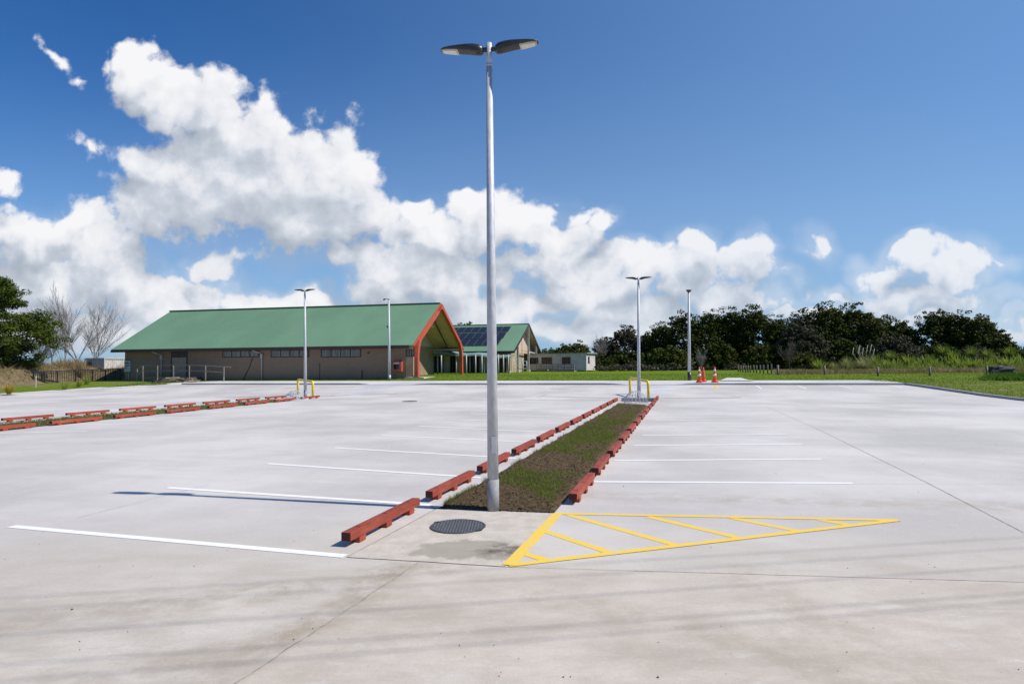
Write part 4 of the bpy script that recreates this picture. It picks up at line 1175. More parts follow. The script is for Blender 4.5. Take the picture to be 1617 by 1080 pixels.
for s in (-1, 1):
    ye = 0 if s < 0 else W2; mb.beam((.04, ye, Z2E - .12), (.04, W2 / 2, Z2R - .12), .08, .26)
mb.build('barge_board', M_BRN, rf)
mb = MB()
for s in (-1, 1):
    ye = .05 if s < 0 else W2 - .05
    a = [(-1.1, ye, Z2E - .18), (-.05, ye, Z2E - .18), (-.05, W2 / 2, Z2R - .22), (-1.1, W2 / 2, Z2R - .22)]
    mb.slab(a if s > 0 else [a[1], a[0], a[3], a[2]], .04)
mb.build('verandah_ceiling', mat('olive_cream_soffit', (.42, .36, .20), .75), sb)
# front wall (set back under the eave), gable wall behind the verandah
yw = 1.6
mb = MB(); mb.b2(-LB, -1.0, yw, yw + .2, B0 - .5, Z2E + .3); mb.build('wall', M_WALL2, sb)
mb = MB(); mb.b2(-1.2, -1.0, yw + .2, 11.5, B0 - .5, Z2E - .1); mb.b2(-LB, -1.2, W2 - .5, W2 - .3, B0 - .5, Z2E); mb.build('side_wall', M_WALL2, sb)
mb = MB(); mb.add([(-.98, .3, Z2E - .15), (-.98, W2 - .3, Z2E - .15), (-.98, W2 / 2, Z2R - .35), (-1.1, .3, Z2E - .15), (-1.1, W2 - .3, Z2E - .15), (-1.1, W2 / 2, Z2R - .35)], [(0, 1, 2), (5, 4, 3), (0, 3, 4, 1)]); mb.build('gable', M_SOFF, sb)
mb = MB(); mb.beam((-.4, 7.0, Z2E + .2), (-.4, W2 - .2, Z2E - .1), .12, .14); mb.build('tie_beam', M_SOFF, sb)
mb = MB(); mb.b2(-LB, .4, -.3, W2 + .3, B0 - .5, B0 + .06); mb.build('floor_slab', M_PLINTH, sb)
def col2(px, yl):
    c, s_ = math.cos(TH2), math.sin(TH2); k = ray(px, 575).x / ray(px, 575).y
    x = (k * (ORG2.y + yl * c) - ORG2.x + yl * s_) / (c - k * s_); return x
for (px, yl, zt) in ((803.5, .2, Z2E), (817.8, 3.0, Z2E + 1.0), (834.6, 10, Z2R - .4), (846.6, 16.6, Z2E + 1.1)):
    x = col2(px, yl) if px > 805 else col2(px, yl); x = min(x, -.1)
    mb = MB(); mb.b2(x - .12, x + .12, yl - .12, yl + .12, B0 - .3, zt); mb.build('column', M_PVC if px > 805 else M_BRN, sb)
    mb = MB(); mb.b2(x - .2, x + .2, yl - .2, yl + .2, B0 - .3, B0 + .3); mb.build('column_foot', M_WHITEP, sb)
# openings in the long wall
for (p0, p1, z1) in ((683, 690.5, 3.0), (692, 700, 3.0), (711.5, 719.5, 3.0), (736, 756.5, 3.0), (788.5, 799, 2.9)):
    x0, x1 = col2(p0, yw), min(-1.1, col2(p1, yw))
    f = MB(); f.b2(x0, x1, yw - .05, yw + .02, B0, z1); d_ = f.build('dark_doorway', M_BRN if p0 > 780 else M_DARKG, sb)
    g_ = MB(); 
    for xx in (x0, (x0 + x1) / 2, x1): g_.b2(xx - .04, xx + .04, yw - .09, yw - .05, B0, z1)
    g_.build('door_frame', M_BRN, d_)
# solar panels: three rows following the slope
def m_pv():
    m, h, p = newmat('solar_cells'); v = obj(h)
    br = h.n('ShaderNodeTexBrick', {'Vector': v, 'Color1': (.010, .012, .018, 1), 'Color2': (.012, .014, .021, 1), 'Mortar': (.03, .033, .04, 1), 'Scale': 1.0, 'Mortar Size': .006, 'Brick Width': .16, 'Row Height': .16}, offset=0)
    h.L.new(br.outputs['Color'], p.inputs['Base Color']); p.inputs['Roughness'].default_value = .35; p.inputs['Specular IOR Level'].default_value = .25; return m
M_PV = m_pv(); M_ALU = mat('panel_frame_alu', (.22, .23, .25), .4, metal=.6)
SLOPE = math.hypot(W2 / 2, Z2R - Z2E); dirs = Vector((0, W2 / 2, Z2R - Z2E)) / SLOPE; nrm = Vector((0, -(Z2R - Z2E), W2 / 2)).normalized()
pw = 1.02; pn = 0
for (f0, f1, px_r) in ((.69, .885, 805.5), (.435, .65, 798), (.175, .405, 789.5)):
    ylr = W2 / 2 * (f0 + f1) / 2
    k0 = col2(px_r, ylr)
    for i in range(16):
        x1 = k0 - i * pw; x0 = x1 - pw + .025
        a = Vector((x0, 0, Z2E)) + dirs * SLOPE * f0 + nrm * .10; b = Vector((x1, 0, Z2E)) + dirs * SLOPE * f0 + nrm * .10
        c_ = b + dirs * SLOPE * (f1 - f0); d_ = a + dirs * SLOPE * (f1 - f0)
        fr = MB(); fr.slab([a, b, c_, d_], .04); pnl = fr.build('solar_panel', M_ALU, sb)
        ins = Vector((.03, 0, 0)); e_ = dirs * .03; up_ = nrm * .004
        g_ = MB(); g_.slab([a + ins + e_ + up_, b - ins + e_ + up_, c_ - ins - e_ + up_, d_ + ins - e_ + up_], .003); g_.build('cells', M_PV, pnl); pn += 1
# ---- covered walkway between the halls
cw = thing('covered_walkway', 'low green edged covered walkway on white posts between the two halls', 'walkway canopy', (0, 0, 0))
A_ = P(684, 556.5, 67.0); B_ = P(806.5, 564.2, 72.5)
cpts = [A_.lerp(B_, k / 12) + Vector((0, 0, .10 * math.sin(k * 1.2))) for k in range(13)]
mb = MB()
for a, b in zip(cpts[:-1], cpts[1:]): mb.slab([a, b, b + Vector((.5, 2.3, .25)), a + Vector((.5, 2.3, .25))], .09)
mb.build('canopy', mat('pale_green_canopy', (.20, .30, .25), .5), cw)
mb = MB()
for a, b in zip(cpts[:-1], cpts[1:]): mb.beam(a + Vector((0, -.03, -.1)), b + Vector((0, -.03, -.1)), .05, .14)
mb.build('fascia', mat('canopy_fascia', (.10, .15, .13), .5), cw)
for px in (691, 697, 720.5, 736.5, 742, 751, 761, 764.5, 787, 795, 803):
    for Yp in (69.0,):
        q = P(px, 580, 69 if px not in (697, 742, 764.5, 795) else 71.5); z1 = 3.05
        MB().tube([(q.x, q.y, .7), (q.x, q.y, z1)], .07, 8).build('post', M_PVC, cw)
for o_ in [c for c in cw.children]: pass
# white ladder-like racks by the verandah
def rack(px0, px1, py0, py1, Y, label, n):
    a = P(px0, py1, Y); b = P(px1, py0, Y); t = thing('tube_rack', label, 'rack', (a.x, Y, a.z)); w_ = b.x - a.x; hh = b.z - a.z
    for x in (0, w_):
        for y in (0, .7): MB().tube([(x, y, 0), (x, y, hh)], .035, 6).build('upright', M_WHITEP, t)
    for k in range(1, n + 1):
        mb = MB(); z = hh * k / n - .03; mb.b2(0, w_, -.02, .02, z - .03, z + .03); mb.b2(0, w_, .68, .72, z - .03, z + .03); mb.beam((0, 0, z), (0, .7, z), .04); mb.beam((w_, 0, z), (w_, .7, z), .04)
        mb.build('rung', M_WHITEP, t)
rack(811.5, 825, 566, 587.5, 73.2, 'white tube rack with open shelves, left one beside the verandah', 4)
rack(826.5, 831.8, 570, 587.5, 73.0, 'narrow white tube rack leaning by the verandah columns', 3)

# ---- cabin
ca = P(836, 586.2, 86); cb_ = P(925.5, 586.2, 82); cdir = (cb_ - ca); cdir.z = 0; CL = cdir.length; cth = math.atan2(cdir.y, cdir.x)
cab = thing('portable_cabin', 'long low pale grey portable cabin with flat roof before the dark trees', 'cabin', (ca.x, ca.y, .95), cth)
CH = 2.30
mb = MB(); mb.b2(0, CL, 0, 3.2, .12, CH); mb.build('wall', mat('pale_cabin_panel', (.64, .585, .56), .6, scale=1, bmp=.05), cab)
mb = MB(); mb.b2(-.1, CL + .25, -.15, 3.4, CH, CH + .10); mb.build('roof', mat('cabin_roof', (.40, .40, .38), .6), cab)
mb = MB(); mb.b2(.2, CL - .2, .1, 3.0, -.15, .12); mb.build('base', M_BRN, cab)
def cx(px): 
    k = ray(px, 580).x / ray(px, 580).y; c, s_ = math.cos(cth), math.sin(cth); return (k * ca.y - ca.x) / (c - k * s_)
for (p0, p1, z0, z1, m_) in ((836.5, 850, 1.0, 1.85, M_DARKG), (855.5, 871.5, .95, 1.87, M_DARKG), (887.5, 901, .97, 1.87, M_DARKG)):
    x0, x1 = cx(p0), cx(p1); f = MB(); f.b2(x0, x1, -.05, .0, z0, z1); w_ = f.build('window', M_BRN, cab); g_ = MB(); g_.b2(x0 + .07, (x0 + x1) / 2 - .03, -.06, -.05, z0 + .07, z1 - .07); g_.b2((x0 + x1) / 2 + .03, x1 - .07, -.06, -.05, z0 + .07, z1 - .07); g_.build('pane', m_, w_)
mb = MB(); mb.b2(CL + .001, CL + .03, .7, 1.2, 1.0, 1.9); mb.build('side_window', M_DARKG, cab)
mb = MB(); mb.b2(CL, CL + .05, 0, .05, 0, CH); mb.build('corner_trim', M_WHITEP, cab)
rl2 = thing('timber_ramp', 'weathered timber ramp with handrails in front of the pale cabin', 'ramp', (ca.x, ca.y, .95), cth)
xs = [cx(p) for p in (854, 861, 870, 879, 888, 898, 908.5, 912)]
for i, x in enumerate(xs):
    MB().b2(x - .05, x + .05, -1.25, -1.15, -.1, 1.05 - .02 * i).build('post', M_GREYW, rl2)
for z in (.98, .68, .35):
    mb = MB(); mb.beam((xs[0], -1.2, z), (xs[2], -1.2, z), .05, .09); mb.beam((xs[2], -1.2, z), (xs[-1], -1.2, z - .14), .05, .09); mb.build('rail', M_GREYW, rl2)
mb = MB(); mb.b2(xs[0], xs[2], -1.2, -.1, .0, .28); mb.b2(xs[2], xs[-1], -1.2, -.1, -.1, .12); mb.build('deck', M_GREYW, rl2)

# ---- shipping container on the left
kc = P(164.3, 600, 66); cth2 = TH
con = thing('shipping_container', 'white corrugated shipping container beyond the left end of the hall', 'container', (kc.x, kc.y, .45), cth2)
CZ = P(164, 565.2, 66).z - .45
mw = mat('white_container_steel', (.62, .62, .60), .5, scale=1.4, dirt=((.40, .38, .33), 2.5))
def corr(mb, a, b, z0, z1, n, dep):
    a = Vector(a); b = Vector(b); d = b - a; nn = Vector((d.y, -d.x, 0)).normalized() * dep
    pts = []
    for k in range(n):
        for (f, o_) in ((0, 0), (.3, 0), (.5, 1), (.8, 1)): pts.append(a + d * ((k + f) / n) - nn * o_)
    pts.append(b)
    for p, q in zip(pts[:-1], pts[1:]): mb.quad((p.x, p.y, z0), (q.x, q.y, z0), (q.x, q.y, z1), (p.x, p.y, z1))
mb = MB(); corr(mb, (-2.35, 0, 0), (0, 0, 0), .12, CZ - .1, 9, .05); corr(mb, (0, 0, 0), (0, 6.0, 0), .12, CZ - .1, 22, .05); mb.b2(-2.35, -.06, .06, 5.98, .1, CZ - .08); mb.build('body', mw, con)
mb = MB()
for (x, y) in ((-2.35, 0), (0, 0), (0, 6), (-2.35, 6)): mb.b2(x - .06, x + .06, y - .06, y + .06, 0, CZ)
for z in (.06, CZ - .05):
    mb.b2(-2.29, -.06, -.05, .05, z - .06, z + .06); mb.b2(-.05, .05, .06, 5.94, z - .06, z + .06)
mb.build('corner_frame', mw, con)
mb = MB(); mb.b2(-2.0, -1.55, -.04, .0, CZ - .85, CZ - .4); mb.build('grille', M_BLACK, con)
# ---- black pool-style fence
fp = [(68, 605.2), (93, 604), (101.5, 603.6), (116, 603.2), (142, 602), (161, 601), (177.5, 600), (195.5, 599)]
f0 = G(fp[0][0], fp[0][1], .1); f1 = G(fp[-1][0], fp[-1][1], .1)
fe = thing('metal_fence', 'black metal fence with thin vertical bars left of the hall', 'fence', f0)
fpts = [G(a, b, .08) for a, b in fp]
fl = f1 - f0
fpts = [f0 + fl * ((p.x - f0.x) / fl.x) for p in fpts]
for p in fpts:
    MB().box((p.x - f0.x, p.y - f0.y, p.z - f0.z + .5), (.09, .09, 1.22)).build('post', M_BLACK, fe)
for a, b in zip(fpts[:-1], fpts[1:]):
    mb = MB(); a = a - f0; b = b - f0
    mb.beam(a + Vector((0, 0, 1.08)), b + Vector((0, 0, 1.08)), .08); mb.beam(a + Vector((0, 0, .92)), b + Vector((0, 0, .92)), .05); mb.beam(a + Vector((0, 0, .10)), b + Vector((0, 0, .10)), .04)
    n = max(2, int((b - a).length / .14))
    for k in range(1, n): q = a.lerp(b, k / n); mb.beam(q + Vector((0, 0, .1)), q + Vector((0, 0, 1.08)), .035)
    mb.build('fence_panel', M_BLACK, fe)
# ---- pile of timber offcuts
wp = P(262, 602, 56.4); wp.z = T(wp.x, wp.y) + .06; t = thing('timber_pile', 'untidy pile of brown and pale timber offcuts lying on the grass', 'timber pile', wp)
ms = [mat('offcut_pale', (.45, .35, .22), .85), mat('offcut_brown', (.16, .08, .045), .85), mat('offcut_grey', (.30, .26, .20), .85)]
for k in range(34):
    x = rnd.uniform(-1.1, 2.6); z = rnd.uniform(0, .42) * (1 - abs(x - .6) / 2.6); L = rnd.uniform(.5, 1.4); a = rnd.gauss(0, .25); y = rnd.uniform(-.4, .5)
    mb = MB(); d = Vector((math.cos(a) * L / 2, math.sin(a) * L / 2, rnd.uniform(-.14, .14))); c_ = Vector((x, y, z + .08)); mb.beam(c_ - d, c_ + d, rnd.uniform(.06, .16), rnd.uniform(.03, .07)); mb.build('board', ms[k % 3], t)
# ------------------------------------------------------------------ vegetation
def leaf_quads(cent, rad, n, size, flat=.7, up=.0):
    """n small leaf quads inside a clump ellipsoid"""
    d = R.normal(0, 1, (n, 3)); d /= np.linalg.norm(d, axis=1)[:, None]
    r = R.uniform(.35, 1, n) ** .6
    p = cent + d * r[:, None] * np.array([rad, rad, rad * flat])
    nrm = d * .7 + R.normal(0, .6, (n, 3)) + np.array([0, 0, up]); nrm /= np.linalg.norm(nrm, axis=1)[:, None]
    a = np.cross(nrm, R.normal(0, 1, (n, 3))); a /= np.linalg.norm(a, axis=1)[:, None]; b = np.cross(nrm, a)
    s = size * R.uniform(.6, 1.4, n)[:, None]
    return np.stack([p - a * s * .55, p - b * s * .35, p + a * s * .55, p + b * s * .35], axis=1)
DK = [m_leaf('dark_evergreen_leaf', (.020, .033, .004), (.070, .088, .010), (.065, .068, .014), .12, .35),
      m_leaf('mid_evergreen_leaf', (.030, .048, .005), (.095, .115, .014), (.095, .095, .022), .15, .35),
      m_leaf('greyish_leaf', (.040, .042, .022), (.080, .080, .042), (.085, .07, .045), .12, .5),
      m_leaf('pine_leaf', (.035, .060, .008), (.090, .120, .014), (.060, .085, .014), .15, .5)]
M_BARK = mat('grey_bark', (.12, .10, .08), .9, (.06, .05, .04), 5, bmp=.4, bscale=20)
M_PBARK = mat('pale_bark', (.29, .27, .24), .9, (.18, .165, .15), 4)
def trunk_mesh(H, r, n_l, spread, lean=0, z0=.15):
    mb = MB(); x = rnd.uniform(-.3, .3); tp = []
    for k in range(6):
        t = k / 5; tp.append(Vector((x * t + .15 * math.sin(t * 4), lean * t, H * .75 * t - z0)))
    mb.tube(tp, [r * (1 - .75 * k / 5) for k in range(6)], 8)
    for k in range(n_l):
        t = rnd.uniform(.2, .85); b = tp[0].lerp(tp[-1], t); a = rnd.uniform(0, 2 * PI); L = spread * rnd.uniform(.5, 1) * (1.2 - t * .5)
        e = b + Vector((math.cos(a) * L, math.sin(a) * L, L * rnd.uniform(.2, .7))); m_ = b.lerp(e, .5) + Vector((0, 0, -.1 * L))
        mb.tube([b, m_, e], [r * .4 * (1 - t * .4), r * .25, r * .06], 6)
    return mb
def tree(px, pyt, hw, pyb, Y, label, m, dens=1.0, lobes=None, shape='round', leaf=.235, z0=None, name='evergreen_tree', cat='tree', grp_='trees behind the lawn', skirts=True):
    b = P(px, pyb, Y); b.z = min(b.z, T(b.x, b.y) + .1); H = P(px, pyt, Y).z - b.z; W = hw * 1.22 * Y / F
    t = thing(name, label, cat, b, 0, grp_)
    trunk_mesh(H, .09 + H * .022, 7, W * .7).build('trunk', M_BARK, t)
    Q = []; cl = []
    nl = lobes or 9
    L_ = []
    for k in range(nl):   # main lobes: a wide dome with a few heads
        a = rnd.uniform(0, 2 * PI); rr = rnd.uniform(.05, .62); z = rnd.uniform(.25, .72)
        k_ = 1 - max(0, z - .45) * 1.1
        L_.append((math.cos(a) * rr * W * k_, math.sin(a) * rr * W * .8 * k_, z * H, rnd.uniform(.30, .48) * W, rnd.uniform(.16, .26) * H))
    L_.append((0, 0, H * .72, W * .62, H * .27)); L_.append((W * .1, 0, H * .42, W * .92, H * .36)); L_.append((-W * .4, 0, H * .58, W * .5, H * .26)); L_.append((W * .42, 0, H * .56, W * .5, H * .26))
    if skirts:
        for sx in (-.6, -.2, .25, .65): L_.append((sx * W, rnd.uniform(-.5, .1) * W, H * rnd.uniform(.16, .3), W * .4, H * .2))
    for k in range(int(210 * (W / 3) * (H / 9))):     # continuous outer mass of the crown
        x = R.uniform(-1, 1); pr = (1 - x * x) ** .42 * (.90 + .13 * mn.noise(Vector((x * 3 + px, 0, 0))))
        f = 1 - R.random() ** 1.6; z = max(.35, H * pr * f * .94)
        y = -W * .75 * math.sqrt(max(0, 1 - x * x)) * math.sqrt(max(0, 1 - (f * .95) ** 2)) + R.uniform(0, .8)
        nn = 36; Q.append(leaf_quads(np.array([x * W * .93, y, z]), R.uniform(.45, .75), nn, leaf * 1.05, .6, .5)); cl.append(np.clip(R.random() * .6 + R.uniform(0, .3, nn), 0, 1))
    for (lx, ly, lz, lr, lh) in L_:
        lr = min(lr, W); nc = int(26 * dens * max(.6, (lr / 1.8) ** 1.6))
        for c_ in range(nc):
            d = R.normal(0, 1, 3); d /= np.linalg.norm(d); d[2] = d[2] if d[2] > -.35 else -d[2] * .6
            if d[1] > .45: d[1] = -d[1]
            lump = 1 + .22 * mn.noise(Vector((lx + d[0] * 2, ly + d[1] * 2, lz + d[2] * 2)) * 1.3)
            ce = np.array([lx + d[0] * lr * lump, ly + d[1] * lr * lump, lz + d[2] * lh * lump])
            if ce[2] > H * 1.0: ce[2] = H * R.uniform(.9, 1.0)
            if ce[2] < .2: ce[2] = R.uniform(.2, 1.0)
            if abs(ce[0]) > W: ce[0] *= .85
            cr_ = R.uniform(.32, .62) * (H / 9) ** .5; nn = int(36 * dens)
            Q.append(leaf_quads(ce, cr_, nn, leaf * (H / 9) ** .3, .6, .5)); cl.append(np.clip(R.uniform(0, 1) * .75 + R.uniform(0, .35, nn), 0, 1))
    qmesh('crown', np.concatenate(Q), m, t, col=np.concatenate(cl))
    return t
# the dark wood beyond the lawn, tree by tree, from left to right
WD = [
 (735, 503, 24, 580, 100, 0, 'dark tree crown showing above the solar roof behind the red gable'),
 (868, 548, 16, 586, 108, 1, 'low dark tree just right of the second gable behind the cabin'),
 (893, 541, 17, 586, 106, 0, 'low dark tree behind the middle of the pale cabin'),
 (915, 537, 16, 586, 106, 1, 'olive green tree behind the right end of the pale cabin'),
 (958, 531, 20, 586, 100, 2, 'greyish tree just right of the cabin'),
 (986, 513, 26, 586, 98, 2, 'brownish evergreen with pointed top left of the far lamp post'),
 (1018, 522, 18, 586, 96, 2, 'dull brown evergreen directly behind the far lamp post'),
 (1044, 507, 24, 587, 94, 1, 'round green tree just right of the far lamp post'),
 (1080, 491, 28, 587, 92, 0, 'dark evergreen behind the slim pole with the flared cap'),
 (1118, 486, 27, 587, 92, 1, 'tall dark evergreen above the traffic cones'),
 (1152, 482, 26, 587, 92, 0, 'dark tree standing just left of the post row'),
 (1190, 480, 30, 587, 90, 0, 'tall dark tree behind the close-set wooden posts'),
 (1228, 497, 26, 588, 88, 1, 'mid green tree in the dip of the treeline'),
 (1262, 505, 34, 588, 82, 2, 'grey-green spreading tree with pale bare twigs showing'),
 (1268, 487, 26, 588, 92, 0, 'dark tree behind the grey-green spreading tree'),
 (1306, 474, 34, 588, 90, 0, 'tallest dark evergreen in the right half of the wood'),
 (1350, 478, 32, 589, 90, 0, 'broad dark evergreen right of the tallest one'),
 (1384, 492, 26, 589, 88, 1, 'mid green tree on the right shoulder of the tall group'),
 (1418, 500, 28, 589, 88, 0, 'dark tree before the gap in the treeline'),
 (1412, 528, 34, 589, 78, 2, 'low grey-green bushy tree in front of the dark wood'),
 (1476, 486, 30, 589, 86, 0, 'dark domed tree just right of the gap in the treeline'),
 (1510, 486, 26, 589, 85, 0, 'dark tree in the middle of the right-hand group'),
 (1545, 490, 30, 589, 84, 1, 'rounded brownish green tree near the right end'),
 (1574, 520, 24, 589, 82, 0, 'dark tree sloping down at the right end of the wood'),
 (1612, 548, 16, 589, 90, 0, 'small dark tree at the right edge of the view'),
 (1135, 538, 26, 588, 84, 0, 'low dark bushy tree at the wood edge behind the cones'),
 (1055, 545, 28, 588, 85, 1, 'low green bushy tree at the wood edge right of the lamp post'),
 (1205, 540, 28, 588, 83, 1, 'low bushy tree at the wood edge behind the post row'),
 (1330, 535, 30, 589, 82, 0, 'low dark bushy tree behind the pampas grass'),
 (1480, 540, 30, 589, 80, 0, 'low dark bushy tree behind the flax hedge'),
 (1270, 556, 22, 589, 76, 1, 'round low shrub at the foot of the grey-green tree'),
 (1540, 545, 28, 589, 78, 2, 'low brownish shrub under the right-hand trees'),
]
for (px, pt, hw, pb, Y, k, lab) in WD:
    tree(px, pt, hw, pb, Y, lab, DK[k], dens=.85, lobes=7)
# understorey: low dark mass under the canopy line
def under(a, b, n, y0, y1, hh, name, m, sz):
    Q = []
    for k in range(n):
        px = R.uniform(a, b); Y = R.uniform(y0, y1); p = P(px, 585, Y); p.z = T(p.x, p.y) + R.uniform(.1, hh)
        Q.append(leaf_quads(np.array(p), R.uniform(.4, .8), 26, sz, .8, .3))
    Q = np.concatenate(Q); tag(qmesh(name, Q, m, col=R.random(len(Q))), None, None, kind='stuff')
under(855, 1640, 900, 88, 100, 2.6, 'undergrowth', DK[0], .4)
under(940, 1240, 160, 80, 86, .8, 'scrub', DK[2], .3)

# big pine-like tree on the far left, clumps in layers with branches showing
tb = P(-28, 600, 58); tb.z = .2; t = thing('spreading_pine', 'large dark green layered tree with bare branches showing at the left edge', 'tree', tb)
H = P(-5, 424, 58).z - tb.z
mb = MB(); tp = [Vector((.1 * k, 0, H * .97 * k / 7)) for k in range(8)]; mb.tube(tp, [.42 * (1 - .11 * k) for k in range(8)], 10)
tips = []
for k in range(60):
    z = rnd.uniform(.12, 1.0); a = rnd.uniform(0, 2 * PI) if k % 3 else rnd.uniform(-.6, .6)
    rr = 6.7 * (1 - max(0, z - .35) ** 1.5 * 1.5) * rnd.uniform(.6, 1.0) * (1 if z > .35 else .62)
    b = Vector((.1, 0, z * H * .85)); e = b + Vector((math.cos(a) * rr, math.sin(a) * rr, rr * rnd.uniform(.05, .28))); m_ = b.lerp(e, .55) + Vector((0, 0, -.25 + rnd.uniform(-.2, .2)))
    mb.tube([b, m_, e], [.11, .07, .02], 6); tips.append(e); tips.append(b.lerp(e, .62) + Vector((rnd.uniform(-.5, .5), rnd.uniform(-.5, .5), .3)))
    for j in range(3):
        s_ = m_.lerp(e, rnd.random()); q = s_ + Vector((rnd.uniform(-.9, .9), rnd.uniform(-.9, .9), rnd.uniform(.0, .6))); mb.tube([s_, q], [.03, .01], 4); tips.append(q)
mb.build('trunk', M_PBARK, t)
Q = []; cl = []
for e in tips:
    if e.z < H * .2 and rnd.random() < .5: continue
    for j in range(3):
        c_ = np.array(e) + R.normal(0, .35, 3) * np.array([1, 1, .35]); Q.append(leaf_quads(c_, R.uniform(.45, .8), 85, .15, .58, .7)); cl.append(np.clip(R.random() * .7 + R.uniform(0, .4, 85), 0, 1))
qmesh('crown', np.concatenate(Q), DK[3], t, col=np.concatenate(cl))

# bare trees
fine = True
def bare(px, pyt, pyb, Y, label, m, spread=.5, seed=1, tw=1.0, n0=5, name='bare_tree'):
    rr = random.Random(seed); b = P(px, pyb, Y); b.z = min(b.z, T(b.x, b.y) + .3); H = P(px, pyt, Y).z - b.z
    t = thing(name, label, 'bare tree', b, 0, 'leafless trees')
    mt = MB(); mbb = MB()
    def grow(p, d, L, r, lv, mb):
        pts = [p]; n = 3
        for k in range(n):
            d = (d + Vector((rr.gauss(0, .10), rr.gauss(0, .10), rr.gauss(.03, .05)))).normalized(); pts.append(pts[-1] + d * L / n)
        mb.tube(pts, [r * (1 - .2 * k) for k in range(n + 1)], 6 if lv < 2 else (4 if lv < 3 else 3), cap=False)
        if lv >= (5 if fine else 4) or r < .004: return
        nb = (n0 if lv == 0 else rr.choice((3, 4, 4)) if lv < 3 else rr.choice((2, 3)))
        for k in range(nb):
            f = rr.uniform(.25, 1.0) if lv else rr.uniform(.35, 1.0)
            i = min(n - 1, int(f * n)); q = pts[i].lerp(pts[i + 1], f * n - i)
            a = rr.uniform(0, 2 * PI); s = spread * rr.uniform(.6, 1.25)
            nd = (d + Vector((math.cos(a) * s, math.sin(a) * s, .12))).normalized()
            grow(q, nd, L * rr.uniform(.5, .72), max(r * .52, .007 * tw), lv + 1, mbb)
        grow(pts[-1], d, L * .7, r * .7, lv + 1, mbb)
    grow(Vector((0, 0, -.2)), Vector((rr.uniform(-.05, .05), 0, 1)), H * .50, .014 * H * tw, 0, mt)
    zmax = sorted(v[2] for v in mbb.v)[int(len(mbb.v) * .985)]; s = H / zmax
    for q in (mt, mbb): q.v = [(v[0] * s, v[1] * s, v[2] * s) for v in q.v]
    mt.build('trunk', m, t); mbb.build('branches', m, t)
bare(131, 473, 601, 78, 'tallest leafless grey tree, rising behind the white container', M_PBARK, .50, 11, 1.0, 6)
bare(150, 482, 601, 78, 'leafless grey tree leaning right above the white container', M_PBARK, .62, 22, .9, 6)
bare(104, 486, 600, 82, 'pale leafless tree with fine upright twigs, left of the tallest one', M_PBARK, .36, 33, .8, 7)
bare(86, 508, 600, 84, 'thin pale leafless tree between the pine and the taller bare trees', M_PBARK, .34, 44, .8, 7)
bare(62, 540, 600, 76, 'low tangled leafless shrub beside the big green tree', M_PBARK, .6, 55, 1.0, 7, 'bare_shrub')
bare(24, 545, 600, 70, 'low grey leafless shrub under the big green tree at the left', M_PBARK, .6, 66, 1.0, 7, 'bare_shrub')
bare(948, 536, 586, 92, 'pale twiggy leafless tree right of the cabin', M_PBARK, .6, 77, 1.0, 7)
bare(1108, 553, 588, 80, 'small reddish leafless shrub behind the cones', M_PBARK, .75, 88, 1.0, 6, 'bare_shrub')
bare(1246, 541, 588, 74, 'pale leafless tangle at the foot of the grey-green tree', M_BARK, .7, 99, 1.0, 6, 'bare_shrub')

# dry grass bank on the left
M_BANK = mat('dry_bank', (.19, .14, .075), .95, (.11, .085, .04), 1.2, dirt=((.08, .09, .03), .8))
def bankz(x, y):
    u, v = uv(x, y)
    fy = f0.y + (x - f0.x) * fl.y / fl.x      # the fence line: the bank stays behind it
    f = max(0, min(1, (v - ve(u) - 2.3) / 7))
    k = max(0, min(1, (f0.x + .3 - x) / 2.0)); q = max(0, min(1, (y - fy - .8) / 4)) * .62
    f = f * (k + (1 - k) * q) * max(0, min(1, (-36.0 - x) / 3))
    return (1.45 * f * f * (3 - 2 * f)) * (1 + .25 * mn.noise(Vector((x * .3, y * .3, 0)))) + .10 * mn.noise(Vector((x, y, 3)))
mb = MB(); nx, ny = 90, 50
for j in range(ny + 1):
    for i in range(nx + 1):
        x = -110 + 74 * i / nx; y = 44 + 50 * (j / ny) ** 1.3; mb.v.append((x, y, T(x, y) + bankz(x, y) - .02))
for j in range(ny):
    for i in range(nx):
        a = j * (nx + 1) + i; mb.f.append((a, a + 1, a + nx + 2, a + nx + 1)); mb.sm.append(True); mb.mi.append(0)
bank = mb.build('bank', M_BANK); tag(bank, None, None, kind='structure')
M_REED = m_leaf('dry_reed', (.25, .18, .09), (.40, .31, .17), (.15, .13, .05), .25, 1.5)
def reed_pt():
    x = R.uniform(-75, -36.8); y = R.uniform(45, 72); u, v = uv(x, y)
    z = bankz(x, y)
    if z < .18: return None
    return x, y, T(x, y) + z - .05, .6 + .8 * (R.random() < .25)
tag(blades(45000, reed_pt, .42, .045, 'dry_grass_bank', M_REED, .75), None, None, kind='stuff')
def reed2():
    px = R.uniform(88, 134); Y = R.uniform(62, 66); p = P(px, 585, Y); return p.x, p.y, T(p.x, p.y) + R.uniform(.3, .9), 1.6
tag(blades(1800, reed2, .9, .05, 'tall_reeds', M_REED, .2), None, None, kind='stuff')
